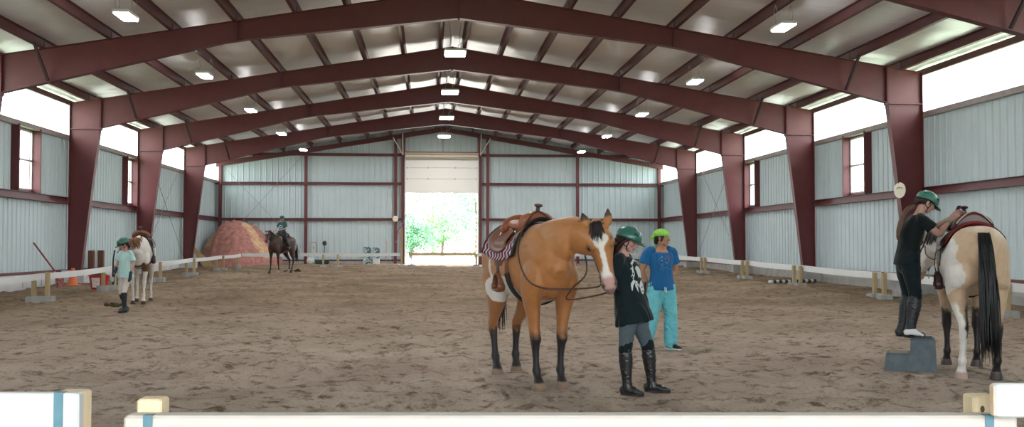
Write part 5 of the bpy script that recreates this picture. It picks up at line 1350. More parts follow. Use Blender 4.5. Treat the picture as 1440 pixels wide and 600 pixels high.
# ================================================================== buckskin paint horse at the right, seen from behind
def paint():
    k = 1.04; rz_ = math.radians(90-19); 
    mid = (6.08,11.35); loc = (mid[0],mid[1],GB(11.3))
    r = empty('horse', loc, rz_, 'pale buckskin and white paint horse with a long black tail, seen from behind at right', 'horse'); r.scale = (k,k,k)
    f = local(loc[:2], rz_)
    legs = {'FR':(-.04,.0),'FL':(.02,-.0),'HR':(.08,.0),'HL':(.05,.03)}
    for nm,(bx,by) in {'FR':(.59,-.146),'FL':(.59,.146),'HR':(-.64,-.148),'HL':(-.64,.148)}.items():
        d = legs[nm]; p = f(bx+d[0], by+d[1], k); STAND.append((p[0],p[1],.17))
    poll = (1.20,.22,1.42); F = (.45,.10,-.42); U = (.6,.1,.65)
    tan = C3(226,194,162); black = C3(40,34,36); white = C3(252,248,242)
    def color(co, t, s, u):
        x,y,z = co.T; n = n3(co,.11,12)*.02+n3(co,.04,15)*.008
        c = np.repeat(tan[None],len(co),0)
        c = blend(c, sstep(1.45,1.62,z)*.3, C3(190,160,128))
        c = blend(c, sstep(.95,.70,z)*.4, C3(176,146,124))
        kn = np.where(x>0,.66,.60)+n*2
        leg = sstep(kn+.06,kn-.06,z)
        c = blend(c, leg, black)
        hl = (x<-.2)&(y>0)
        wh = sstep(.81,.75,z+n)*np.maximum(sstep(.135+.09*np.clip((z-.5)/.3,0,1),.15+.09*np.clip((z-.5)/.3,0,1),y+n*.5), sstep(.47,.43,z))
        c = blend(c, hl*sstep(.60,.56,z)*1.0, black); c = blend(c, hl*wh, white); c = blend(c, hl*sstep(.78,.72,z)*sstep(.40,.44,z)*sstep(.165,.15,y+n*.5), black)
        c = blend(c, sstep(.08,.06,z)*np.where(hl,1,1), np.where(True,C3(196,170,156),0)*1.0)
        c = blend(c, ((x<0)&(y<0)|(x>0))*sstep(.08,.06,z), C3(84,76,78))
        # white flank patch on the near side with a ragged point
        d1 = ((x+.30)/.34)**2+((z-1.15)/.30)**2
        edge = -.62+.22*np.abs(z-1.28)+n*1.5
        ey = np.interp(z,[.86,.95,1.0,1.10,1.18,1.24,1.32,1.40,1.47,1.52],[.30,.20,.165,.175,.20,.245,.225,.235,.26,.32])+n*.5
        c = blend(c, sstep(ey-.006,ey+.006,y)*(x>-.95)*(x<.2)*(z>.86)*(z<1.52), white)
        c = blend(c, (y>.05)*(x>-.45)*(x<.2)*sstep(1.45,1.42,z+n)*(z>.80), white)
        c = blend(c, (y<-.2)*(x>-.55)*sstep(1.1,.9,((x+.3)/.3)**2+((z-1.3)/.2)**2), white)
        c = blend(c, ((x>.72)&(z>1.05)), white)
        return c
    neck = [(.42,0,1.27,.165,.30),(.62,.02,1.34,.14,.26),(.82,.07,1.39,.118,.20),(1.0,.13,1.41,.10,.16),(1.13,.19,1.40,.09,.13),(1.19,.22,1.36,.08,.11)]
    H, S = horse(r, neck, poll, F, U, color, legs, HL=.60, girth=1.10, legk=1.15)
    HX['paint'] = (H, S, r)
    def rt(u,g): q = g.random(); return (-.90-.05*q, (u-.5)*.12*(.6+.4*g.random()), 1.50-.13*q)
    strands('tail', mat('black_tail', rgb(24,26,28), rough=.45, spec=.4, var=.35, vscale=25), r, rt, lambda u,g: (-.42,(u-.5)*.10-.02,-.4), lambda u: 1.08+.08*math.sin(u*9), 430, .010, 8, grav=.9, curve=.028, core=[(-.84,0,1.47,.03,.04),(-.89,0,1.42,.050,.035),(-.945,0,1.30,.060,.035),(-.985,0,1.05,.07,.035),(-.99,0,.75,.06,.03),(-.99,0,.55,.02,.01)])
    crest = catmull([(.50,0,1.60),(.66,.03,1.60),(.82,.07,1.59),(1.0,.13,1.57),(1.13,.19,1.54)], 6)
    def rt2(u,g): i = u*(len(crest)-1); a = int(i); b = min(a+1,len(crest)-1); return crest[a]+(crest[b]-crest[a])*(i-a)
    strands('mane', M_hair_black, r, rt2, lambda u,g: (-.1,.7,.5), lambda u: .26, 110, .011, 14, grav=.6)
    M_burg = mat('burgundy_leather', rgb(96,42,44), rough=.38, spec=.5, var=.08, vscale=9)
    sd = western_saddle(loc, rz_, k, 'burgundy western saddle seen from behind on the pale paint horse', 'saddle', M_leather_d, M_burg, mseat=M_burg,
        blanket_label='red saddle pad under the burgundy saddle on the paint horse', bl_mat=mat('red_felt', rgb(150,40,42), rough=.9), bl_a=1.05, bl_x=(-.44,.36), lower=1.1)
    # piping on the cantle
    mb = MB(); z0 = 1.54; mb.tube([(-.362,-.175+.35*i/20, z0+.185*math.cos((i/20-.5)*2.5)+.005) for i in range(21)], .006, 6); mb.build('piping', M_fleece, sd)
    br = empty('bridle', loc, rz_, 'dark bridle on the turned away head of the paint horse', 'bridle'); br.scale = (k,k,k); bridle(br, H, 1, M_leather_d)
paint()

# ================================================================== white and brown pony being led, far left
def pony():
    k = .94; rz_ = math.radians(-90+9); loc = (-6.46,24.0,GB(24.0))
    r = empty('horse', loc, rz_, 'white pony with brown patches and a saddle, led behind the girl in pale shirt', 'horse'); r.scale = (k,k,k)
    legs = {'FR':(-.10,.02),'FL':(.12,-.02,.04),'HR':(.16,0),'HL':(-.12,0)}
    f = local(loc[:2], rz_)
    for nm,(bx,by) in {'FR':(.59,-.146),'FL':(.59,.146),'HR':(-.64,-.148),'HL':(-.64,.148)}.items():
        d = legs[nm]; p = f(bx+d[0], by+d[1], k); STAND.append((p[0],p[1],.22))
    poll = (1.10,-.26,1.34); F = (.25,-.10,-.52); U = (.85,-.1,.4)
    white = C3(250,244,238); br = C3(120,78,52)
    def color(co, t, s, u):
        x,y,z = co.T; n = n3(co,.14,22)*.05+n3(co,.05,25)*.02
        c = np.repeat(white[None],len(co),0)
        c = blend(c, sstep(.0,.05,n3(co,.75,31)*.35-.12+n)*(z>.75), br)
        c = blend(c, (x>.9)*sstep(.0,.1,t+n)*sstep(.55,.45,t), br)
        c = blend(c, sstep(.10,.07,z), C3(96,66,56))
        c = blend(c, sstep(.35,.15,z)*.25*(z>.1), C3(170,140,120))
        return c
    neck = [(.42,0,1.27,.155,.29),(.62,-.02,1.30,.130,.24),(.80,-.08,1.33,.108,.19),(.95,-.15,1.35,.093,.15),(1.06,-.22,1.34,.084,.125),(1.10,-.26,1.29,.08,.11)]
    H, S = horse(r, neck, poll, F, U, color, legs, HL=.58, voxel=.018)
    HX['pony'] = (H, S, r)
    crest = catmull([(.50,0,1.58),(.66,-.03,1.54),(.82,-.09,1.52),(.95,-.15,1.50),(1.06,-.22,1.47)], 6)
    def rt2(u,g): i = u*(len(crest)-1); a = int(i); b = min(a+1,len(crest)-1); return crest[a]+(crest[b]-crest[a])*(i-a)
    Mm = mat('chestnut_mane', rgb(150,104,70), rough=.6, var=.3, vscale=20)
    for s in (-1,1): pass
    strands('mane', Mm, r, rt2, lambda u,g: (.05,.75 if g.random()<.7 else -.7,.4), lambda u: .30, 120, .013, 24, grav=.6)
    strands('tail', Mm, r, lambda u,g: (-.9,(u-.5)*.09,1.36), lambda u,g: (-.25,0,-.8), lambda u: .95, 70, .014, 25, grav=.8)
    western_saddle(loc, rz_, k, 'dark brown western saddle on the white and brown pony', 'saddle', M_leather_d, M_leather, blanket_label='dark saddle blanket on the white and brown pony', bl_mat=mat('dark_weave', rgb(52,42,44), rough=.9, col2=rgb(120,90,84), vscale=30), bl_a=1.15, stirrup_dx=.05, lower=.9)
    b = empty('bridle', loc, rz_, 'bridle on the pony whose head is behind the girl', 'bridle'); b.scale = (k,k,k); bridle(b, H, .97)
pony()

# ================================================================== dark bay horse with its rider, far away
def bay():
    k = .93; rz_ = math.radians(-90-RB); loc = (BAYXY[0],BAYXY[1],GB(42))
    r = empty('horse', loc, rz_, 'dark bay horse with a small white star, ridden by a child near the sand pile', 'horse'); r.scale = (k,k,k)
    legs = {'FR':(.10,0),'FL':(-.12,0),'HR':(-.10,0),'HL':(.20,0)}
    f = local(loc[:2], rz_)
    for nm,(bx,by) in {'FR':(.59,-.146),'FL':(.59,.146),'HR':(-.64,-.148),'HL':(-.64,.148)}.items():
        d = legs[nm]; p = f(bx+d[0], by+d[1], k); STAND.append((p[0],p[1],.25))
    poll = (1.08,.06,1.72); F = (.42,.20,-.42); U = (.7,.1,.6)
    bayc = C3(78,50,42); dark = C3(36,26,26); white = C3(226,218,212)
    def color(co, t, s, u):
        x,y,z = co.T; n = n3(co,.14,42)*.03
        c = np.repeat(bayc[None],len(co),0)
        c = blend(c, sstep(1.2,.8,z)*.4, C3(74,46,40))
        c = blend(c, sstep(.55,.45,z+n), dark)
        c = blend(c, (x>0)*(y>0)*sstep(.16,.13,z), C3(180,160,150)); c = blend(c, (x<0)*(y<0)*sstep(.16,.13,z), C3(180,160,150))
        c = blend(c, (t>.1)*(t<.3)*(np.abs(s)<.03)*(u>0)*1.0, white)
        c = blend(c, (t>.8)*(x>.8)*(u>-.2)*(np.abs(s)<.1)*.6, C3(90,70,64))
        return c
    neck = [(.42,0,1.28,.155,.29),(.60,.0,1.42,.130,.24),(.78,.01,1.54,.105,.185),(.92,.03,1.63,.093,.15),(1.03,.05,1.67,.084,.125),(1.07,.06,1.64,.08,.11)]
    H, S = horse(r, neck, poll, F, U, color, legs, HL=.58, voxel=.02)
    HX['bay'] = (H, S, r)
    crest = catmull([(.48,0,1.60),(.62,.0,1.66),(.78,.01,1.74),(.92,.03,1.79),(1.03,.05,1.79)], 6)
    def rt2(u,g): i = u*(len(crest)-1); a = int(i); b = min(a+1,len(crest)-1); return crest[a]+(crest[b]-crest[a])*(i-a)
    strands('mane', M_hair_black, r, rt2, lambda u,g: (.05,.9,.4), lambda u: .24, 80, .014, 44, grav=.6)
    strands('tail', mat('dark_brown_tail', rgb(44,30,30), rough=.6, var=.3, vscale=20), r, lambda u,g: (-.9,(u-.5)*.09,1.38), lambda u,g: (-.5,0,-.6), lambda u: .95, 80, .018, 45, grav=.5)
    western_saddle(loc, rz_, k, 'dark western saddle under the child rider on the bay horse', 'saddle', M_leather_d, M_leather_d, blanket_label='thin pale edged blanket under the saddle of the bay horse', bl_mat=mat('grey_pad', rgb(70,62,60), rough=.9), bl_edge=mat('pale_edging', rgb(190,176,160)), bl_a=1.1, lower=.8)
    b = empty('bridle', loc, rz_, 'bridle and reins of the bay horse held by its rider', 'bridle'); b.scale = (k,k,k); bridle(b, H, .97, M_leather_d)
    for s in (-1,1):
        mb = MB(); strap(mb, [H(.84,s*.07,-.13), V3(1.05,s*.16,1.40), V3(.72,s*.19,1.55), V3(.48,s*.06,1.78)], .016); mb.build('rein', M_leather_d, b)
bay()
def stand(H_, lean=(0,0), hipw=.085, shw=.155):
    """default standing joints for height H_; x forward, y left"""
    z = lambda f: H_*f
    J = dict(pelvis=(0,0,z(.545)), chest=(lean[0]*.6,lean[1]*.6,z(.725)), neck=(lean[0],lean[1],z(.845)))
    for s, c in (('L',1),('R',-1)):
        J['sh'+s] = (lean[0]*.95, lean[1]*.95+c*shw*H_/1.62, z(.812)); J['el'+s] = (-.02+lean[0]*.8, lean[1]*.8+c*(shw+.055)*H_/1.62, z(.63)); J['wr'+s] = (.06, c*(shw+.06)*H_/1.62, z(.485))
        J['hip'+s] = (0, c*hipw*H_/1.62, z(.515)); J['kn'+s] = (.012, c*(hipw+.005)*H_/1.62, z(.28)); J['an'+s] = (-.01, c*(hipw+.01)*H_/1.62, z(.05)); J['toe'+s] = (.145, c*(hipw+.035)*H_/1.62, 0)
    J['head'] = (lean[0]+.02, lean[1], z(.92)); J['headF'] = (1,0,0); J['headU'] = (0,0,1)
    return J
M_black = mat('black_cotton', rgb(20,28,32), rough=.85, spec=.2, var=.08, vscale=6, sheen=.15)
M_teal_black = mat('dark_teal_cotton', rgb(20,36,42), rough=.85, spec=.2, var=.08, vscale=6, sheen=.15)
M_print = mat('white_print', rgb(226,234,236), rough=.7)
M_boot = mat('black_boot_leather', rgb(36,36,40), rough=.38, spec=.5, var=.15, vscale=12)
def place(name, xy, ang, lab, cat='person', dz=0):
    r = empty(name, (xy[0],xy[1],GB(xy[1])+dz), math.radians(ang), lab, cat); return r
# ---- woman in the middle, leaning beside the dun horse's head
def woman_mid():
    xy = (1.99,10.14); r = place('person', xy, -22, 'person in green helmet, black shirt, grey breeches and tall boots beside the dun horse')
    H_ = 1.56; J = stand(H_, (-.03,.0))
    J.update(pelvis=(-.01,0,.85), hipL=(0,.085,.80), hipR=(-.02,-.085,.80), knR=(-.05,-.13,.44), anR=(-.03,-.13,.085), toeR=(.125,-.17,.0),
             knL=(.13,.11,.45), anL=(.16,.14,.085), toeL=(.33,.13,.0), chest=(-.07,0,1.15), neck=(-.09,0,1.36),
             shL=(-.085,.165,1.305), elL=(-.15,.19,1.04), wrL=(-.10,.07,.98), shR=(-.115,-.165,1.30), elR=(-.19,-.17,1.04), wrR=(-.12,.02,1.0),
             head=(-.04,.0,1.49), headF=(.92,-.10,-.33), headU=(.33,-.02,.94))
    for q in ('toeL','toeR','anL','anR'): 
        p = r.matrix_basis @ Vector(J[q]); STAND.append((p.x,p.y,.14))
    c, s = math.cos(math.radians(-22)), math.sin(math.radians(-22))
    for q in ('toeL','toeR'): STAND.append((xy[0]+J[q][0]*c-J[q][1]*s, xy[1]+J[q][0]*s+J[q][1]*c, .16))
    H, M, fr, body = person(r, J, (222,170,160), hands={'L':dict(D=(.05,-.9,-.2),N=(1,0,0),curl=.6),'R':dict(D=(.1,.9,-.1),N=(1,0,-.1),curl=.6,thumb=-1)}, hs=1.0, lips=(176,86,96))
    hair_cap(r, H, M_hair_brown, 3, M=M, extra=[[(-.03,.0,.03,.080,.075),(-.085,.0,-.02,.070,.050),(-.105,.0,-.08,.060,.040),(-.105,.0,-.14,.045,.03),(-.09,0,-.175,.02,.02)],[(.02,-.074,.03,.02,.014),(-.02,-.082,-.02,.03,.014),(-.05,-.075,-.09,.035,.02),(-.06,-.06,-.15,.02,.015)],[(-.02,.078,.03,.03,.014),(-.03,.080,-.03,.03,.014),(-.06,.06,-.12,.02,.015)]])
    helmet(r, H, M, 1.0)
    sh = shirt(r, J, M_teal_black, hem=.17, sleeve=1.02, sl_r=.070, flare=.035, ease=.036, wr=.009, seed=5)
    breech = mat('grey_breeches', rgb(86,100,110), rough=.8, var=.06, vscale=10); trousers(r, J, breech, ease=.006, end=.55, seed=7)
    # knee patches
    for sd in 'LR':
        kn = np.array(J['kn'+sd]); hp = np.array(J['hip'+sd]); g = Org(); g.loft([tuple(kn*.66+hp*.34+V3(.022,-.01,0))+(.030,.040), tuple(kn*.85+hp*.15+V3(.012,-.004,0))+(.058,.062), tuple(kn)+(.062,.066), tuple(kn*.9+np.array(J['an'+sd])*.1)+(.060,.064)], sub=3); g.finish('knee_patch', M_black, r, .008, 2)
    boots(r, J, M_boot, topf=.90, seed=9)
    mb = MB(); mb.ball((-.055,-.192,.40),(.006,.003,.006),8); mb.ball((-.03,-.175,.62),(.005,.003,.005),8); mb.build('stud', M_metal, r)
    # white portrait-like print, generic head of flowing hair
    n = V3(.80,-.60,0); ex = V3(.60,.80,0)
    polys = [[(-.02,.10),(.01,.125),(.05,.12),(.075,.085),(.075,.02),(.06,.0),(.03,.02),(.0,.01),(-.01,.04)],
             [(.005,-.06),(.03,-.02),(.07,-.01),(.08,-.05),(.075,-.11),(.05,-.15),(.02,-.14),(.01,-.10)],
             stroke([(.06,.165),(.0,.185),(-.05,.15),(-.065,.10),(-.06,.05),(-.075,.0)],[.012,.022,.026,.02,.022,.008]),
             stroke([(-.05,.14),(-.09,.09)],[.016,.004]), stroke([(-.055,.06),(-.10,.02)],[.016,.004]),
             stroke([(-.06,-.01),(-.09,-.05),(-.10,-.11)],[.03,.03,.006]), stroke([(-.04,-.02),(-.045,-.07),(-.03,-.13)],[.03,.026,.006]), stroke([(-.03,-.04),(.0,-.08)],[.02,.012]),
             [(.035,-.075),(.055,-.07),(.06,-.085),(.04,-.09)], [(.03,-.115),(.06,-.112),(.058,-.125),(.035,-.125)]]
    decal(sh, r, 'white_print', M_print, polys, (-.02,-.0,1.12), ex, (0,0,1), n, res=.005)
woman_mid()
# ---- person in blue shirt and lime bandana
def blue():
    xy = (3.08,13.72); r = place('person', xy, -80, 'person in blue T-shirt, turquoise trousers and lime green bandana, arms behind back')
    H_ = 1.60; J = stand(H_)
    J.update(shL=(-.02,.175,1.31), elL=(-.10,.245,1.04), wrL=(-.18,.06,.93), shR=(-.02,-.175,1.31), elR=(-.07,-.245,1.04), wrR=(-.13,-.13,.84),
             hipL=(0,.085,.83), hipR=(0,-.085,.83), knL=(.03,.12,.45), anL=(.0,.13,.08), toeL=(.14,.20,0), knR=(.03,-.145,.45), anR=(-.02,-.215,.08), toeR=(.11,-.26,0),
             head=(.02,.01,1.475), headF=(.72,.69,.02), headU=(0,0,1), neck=(-.01,0,1.355))
    c, s = math.cos(math.radians(-80)), math.sin(math.radians(-80))
    for q in ('toeL','toeR'): STAND.append((xy[0]+J[q][0]*c-J[q][1]*s, xy[1]+J[q][0]*s+J[q][1]*c, .2))
    sk = (206,152,122)
    H, M, fr, body = person(r, J, sk, hands={'L':dict(D=(-.2,-.9,-.2),N=(1,-.2,0),curl=.7),'R':dict(D=(-.1,.35,-.9),N=(.3,.9,.2),curl=.5,thumb=-1)})
    M_hb = mat('black_hair'); hair_cap(r, H, M_hb, 13, M=M, r=(.094,.083,.072), c=(-.02,0,.030), extra=[[(.045,-.070,.03,.015,.012),(.03,-.078,-.005,.018,.012),(.02,-.078,-.035,.012,.01)],[(.045,.070,.03,.015,.012),(.03,.078,-.005,.018,.012),(.02,.078,-.035,.012,.01)],[(-.07,0,.0,.06,.04),(-.085,0,-.05,.05,.03)]])
    lime = mat('lime_bandana', rgb(160,236,90), rough=.8, col2=rgb(180,246,120), vscale=40); g = Org()
    g.loft([tuple(H(.045,0,.050))+(.078,.055), tuple(H(0,0,.066))+(.089,.066), tuple(H(-.06,0,.058))+(.084,.064), tuple(H(-.098,0,.035))+(.050,.045)], side=tuple(fr[2]), sub=4, n=22)
    g.loft([tuple(H(-.09,0,.02))+(.03,.02), tuple(H(-.115,.0,-.015))+(.02,.015), tuple(H(-.105,.01,-.06))+(.032,.012), tuple(H(-.095,.015,-.10))+(.036,.008)], side=tuple(fr[2]), sub=3, n=12)
    g.loft([tuple(H(-.105,-.0,.04))+(.03,.03), tuple(H(-.145,-.015,.015))+(.03,.018), tuple(H(-.155,-.02,-.02))+(.014,.010)], side=tuple(fr[2]), sub=3, n=12)
    g.finish('bandana', lime, r, .007, 3, disp=wrinkle(.0022,.06,4))
    gl = MB()
    for s_ in (-1,1):
        gl.tube([tuple(H(.094+.002*math.cos(a),s_*.033+.021*math.cos(a),.013+.015*math.sin(a))) for a in [2*PI*i/16 for i in range(17)]], .0012, 5); gl.tube([tuple(H(.090,s_*.054,.016)),tuple(H(.0,s_*.078,.018))], .0013, 5)
    gl.tube([tuple(H(.096,-.011,.016)),tuple(H(.096,.011,.016))], .0012, 5); gl.build('glasses', M_wire, r)
    blue_m = mat('royal_blue_cotton', rgb(28,112,176), rough=.85, var=.05, vscale=8, sheen=.1)
    sh = shirt(r, J, blue_m, hem=.085, sleeve=.62, sl_r=.074, ease=.020, wr=.007, seed=11, flare=.012, neckr=.100, nd=.060)
    # scooped neckline skin
    turq = mat('turquoise_trousers', rgb(128,222,236), rough=.85, var=.10, vscale=12); tr = trousers(r, J, turq, top=.0, ease=.012, end=.98, loose=.022, cuff=.018, seed=17, wr=.009)
    mb = MB(); P_ = [(.135,.0,.82),(.14,-.012,.80),(.142,-.015,.775)]; mb.tube([(.132,.008,.845),(.150,.012,.80),(.150,.015,.76)], .006, 6); mb.tube([(.132,-.004,.845),(.150,-.012,.81),(.150,-.006,.775)], .006, 6); mb.build('drawstring', M_white, tr)
    boots(r, J, mat('black_trainer', rgb(34,34,38), rough=.6), foot_only=True, name='shoe', sole=M_white, heel_h=0)
    mb = MB(); mb.rbox((-.03,-.19,.74),(.03,-.165,.90), .008, Matrix.Translation((-.03,-.045,0))); mb.build('belt_phone', mat('black_plastic', rgb(26,28,34), rough=.4), r)
    n = V3(1,0,0); W_ = .004
    line = mat('pale_line_print', rgb(110,170,214), rough=.7); pk = mat('pink_print', rgb(170,84,140), rough=.7)
    cir = lambda cx,cy,rx,ry,a0=0,a1=2*PI,w=W_: stroke([(cx+rx*math.cos(a0+(a1-a0)*i/20), cy+ry*math.sin(a0+(a1-a0)*i/20)) for i in range(21)], w)
    decal(sh, r, 'line_drawing', line, [cir(-.04,.02,.045,.05,.6,5.6), cir(.0,-.03,.05,.03), cir(.035,.03,.028,.035,-1,3.6), stroke([(-.05,-.05),(-.065,-.09),(-.03,-.075),(-.02,-.10)],W_), stroke([(.02,-.06),(.05,-.09),(.08,-.08)],W_), stroke([(-.07,.05),(-.03,.075),(.0,.05),(.02,.08)],W_)], (0,0,1.155), (0,1,0), (0,0,1), n, res=.0035)
    decal(sh, r, 'pink_print', pk, [cir(.060,.072,.014,.016,w=.010), cir(.062,.03,.008,.022,w=.007), cir(-.04,-.035,.006,.006,w=.008)], (0,0,1.155), (0,1,0), (0,0,1), n, res=.0035)
    decal(sh, r, 'white_dots', M_print, [[(-.045,.075),(-.03,.085),(-.028,.07)],[(-.05,.03),(-.04,.038),(-.035,.028),(-.042,.02)],[(.02,.0),(.028,.012),(.034,-.008)]], (0,0,1.155), (0,1,0), (0,0,1), n, res=.0035)
blue()
# ---- mounting block and the woman on it
BX, BY = 5.70, 11.22
def block():
    a = math.radians(-25.0); r = empty('mounting_block', (5.50,11.58,GB(11.5)), a, 'grey blue two step plastic mounting block beside the paint horse', 'mounting block')
    m = mat('worn_blue_plastic', rgb(84,98,108), rough=.6, col2=rgb(96,110,118), vscale=10, bump=.15, bscale=30)
    mb = MB()
    L0, L1, L2 = -.27, .0, .255; D = .19
    def step(x0,x1,z1,t=.02):
        b=.02
        lo=[(x0-t,-D-t),(x1+t,-D-t),(x1+t,D+t),(x0-t,D+t)]; hi=[(x0,-D),(x1,-D),(x1,D),(x0,D)]
        mb.add([(x,y,0) for x,y in lo]+[(x,y,z1-.02) for x,y in hi]+[(x+(b if x==x0 else -b),y+(b if y<0 else -b),z1) for x,y in hi],[(3,2,1,0),(0,1,5,4),(1,2,6,5),(2,3,7,6),(3,0,4,7),(4,5,9,8),(5,6,10,9),(6,7,11,10),(7,4,8,11),(8,9,10,11)])
    step(L0,L1+.02,.20); 
    o1 = mb.build('lower_step', m, r)
    mb = MB(); step(L1,L2,.375,.015); mb.build('upper_step', m, r)
    mb = MB(); mb.rbox((L0+.035,-D+.03,.197),(L1-.03,D-.03,.204), .003); mb.build('sandy_tread', mat('sandy_tread', rgb(166,152,138), rough=.95, var=.1), r)
    mb = MB(); mb.rbox((L1+.03,-D+.03,.372),(L2-.03,D-.03,.379), .003); mb.build('top_tread', mat('dark_tread', rgb(64,74,80), rough=.9, var=.1), r)
    for q in ((-.2,0),(0.,0),(.2,0)): STAND.append((5.50+q[0]*math.cos(a), 11.58+q[0]*math.sin(a), .36))
block()
def mounter():
    xy = (5.50,11.58); r = place('person', xy, -6, 'person in black on the mounting block, leaning on the burgundy saddle with a phone', dz=.378)
    H_ = 1.62; J = stand(H_, (.10,0))
    J.update(pelvis=(-.03,0,.90), hipL=(-.03,.085,.85), hipR=(-.03,-.085,.85), knL=(.0,.075,.47), knR=(.03,-.075,.47), anL=(-.07,.07,.085), anR=(-.03,-.07,.085), toeL=(.08,.08,0), toeR=(.12,-.075,0),
             chest=(.02,0,1.18), neck=(.10,0,1.395), shL=(.11,.15,1.345), shR=(.09,-.16,1.34), elL=(.31,.13,1.23), elR=(.255,-.19,1.17), wrL=(.49,.03,1.37), wrR=(.43,-.10,1.33),
             head=(.19,-.01,1.525), headF=(.86,-.05,-.50), headU=(.50,0,.86))
    sk = (212,164,150)
    H, M, fr, body = person(r, J, sk, hands={'L':dict(D=(.75,-.25,.55),N=(.1,-.9,-.3),curl=[.3,.5,.7,.8]),'R':dict(D=(.80,.2,.55),N=(.1,.9,-.25),curl=[.35,.55,.7,.8],thumb=-1)})
    hair_cap(r, H, M_hair_brown, 23, M=M, extra=[[(-.03,.0,.03,.078,.07),(-.085,.0,-.01,.055,.045),(-.11,.0,-.04,.03,.03)]])
    g = Org(); pt = [(.04,-.02,1.49,.026,.026),(-.03,-.05,1.46,.028,.026),(-.09,-.07,1.39,.032,.026),(-.13,-.08,1.29,.036,.026),(-.155,-.08,1.20,.03,.022),(-.165,-.08,1.11,.010,.010)]
    g.loft(pt, side=(0,1,0), sub=4, n=16)
    g.finish('ponytail', mat('ponytail_brown', rgb(104,74,60), rough=.55, var=.35, vscale=30, stretch=(6,6,1)), r, .007, 2, disp=lambda co,no: no*(.004*np.sin(co[:,1]*500+n3(co,.1,3)*2))[:,None])
    helmet(r, H, M, 1.0, (66,134,118))
    mb = MB(); mb.ball(tuple(H(-.10,-.055,.075)),(.016,.010,.012),8); mb.build('helmet_sticker', mat('pale_yellow', rgb(220,214,140)), r)
    shirt(r, J, M_black, hem=.10, sleeve=.62, sl_r=.072, ease=.018, wr=.006, seed=31, R=1.05)
    trousers(r, J, M_teal_black, ease=.008, end=.45, seed=33, R=1.10)
    boots(r, J, mat('worn_black_chaps', rgb(40,44,50), rough=.45, var=.2, vscale=10), topf=.94, seed=35, e=.020)
    mb = Org(); an, toe = np.array(J['anR']), np.array(J['toeR'])
    mb.loft([(an[0]-.05,an[1]-.012,.055,.050,.036),(an[0]+.01,an[1]-.012,.065,.052,.050),(an[0]+.08,an[1]-.014,.040,.052,.030),(an[0]+.13,an[1]-.016,.025,.044,.018)], side=(0,1,0), sub=3); mb.finish('white_boot_cover', M_white, r, .008, 2)
    wr = np.array(J['wrR']); mb = MB()
    d = unit(wr-np.array(J['elR'])); q = wr-d*.035; a = unit(np.cross(d,[0,1,0])); b = np.cross(d,a)
    mb.tube([tuple(q+a*.030*math.cos(t)+b*.030*math.sin(t)) for t in [2*PI*i/16 for i in range(17)]], .008, 6); mb.build('bracelet', mat('mint_bracelet', rgb(160,206,190), rough=.4), r)
    ph = empty('phone', (0,0,0)); M4 = r.matrix_basis
    c, s = math.cos(math.radians(2)), math.sin(math.radians(2)); px, py, pz = .56, -.03, 1.435
    ph.location = (xy[0]+px*c-py*s, xy[1]+px*s+py*c, GB(xy[1])+.378+pz); ph.rotation_euler = (0,math.radians(28),math.radians(2))
    tag(ph, 'dark mobile phone held up over the burgundy saddle', 'phone')
    mb = MB(); mb.rbox((-.005,-.036,-.075),(.005,.036,.075), .004); mb.build('case', mat('phone_case', rgb(60,34,36), rough=.4), ph)
    mb = MB(); mb.box((-.0058,-.032,-.07),(-.005,.032,.07)); mb.build('screen', mat('phone_screen', rgb(18,20,26), rough=.1), ph)
mounter()
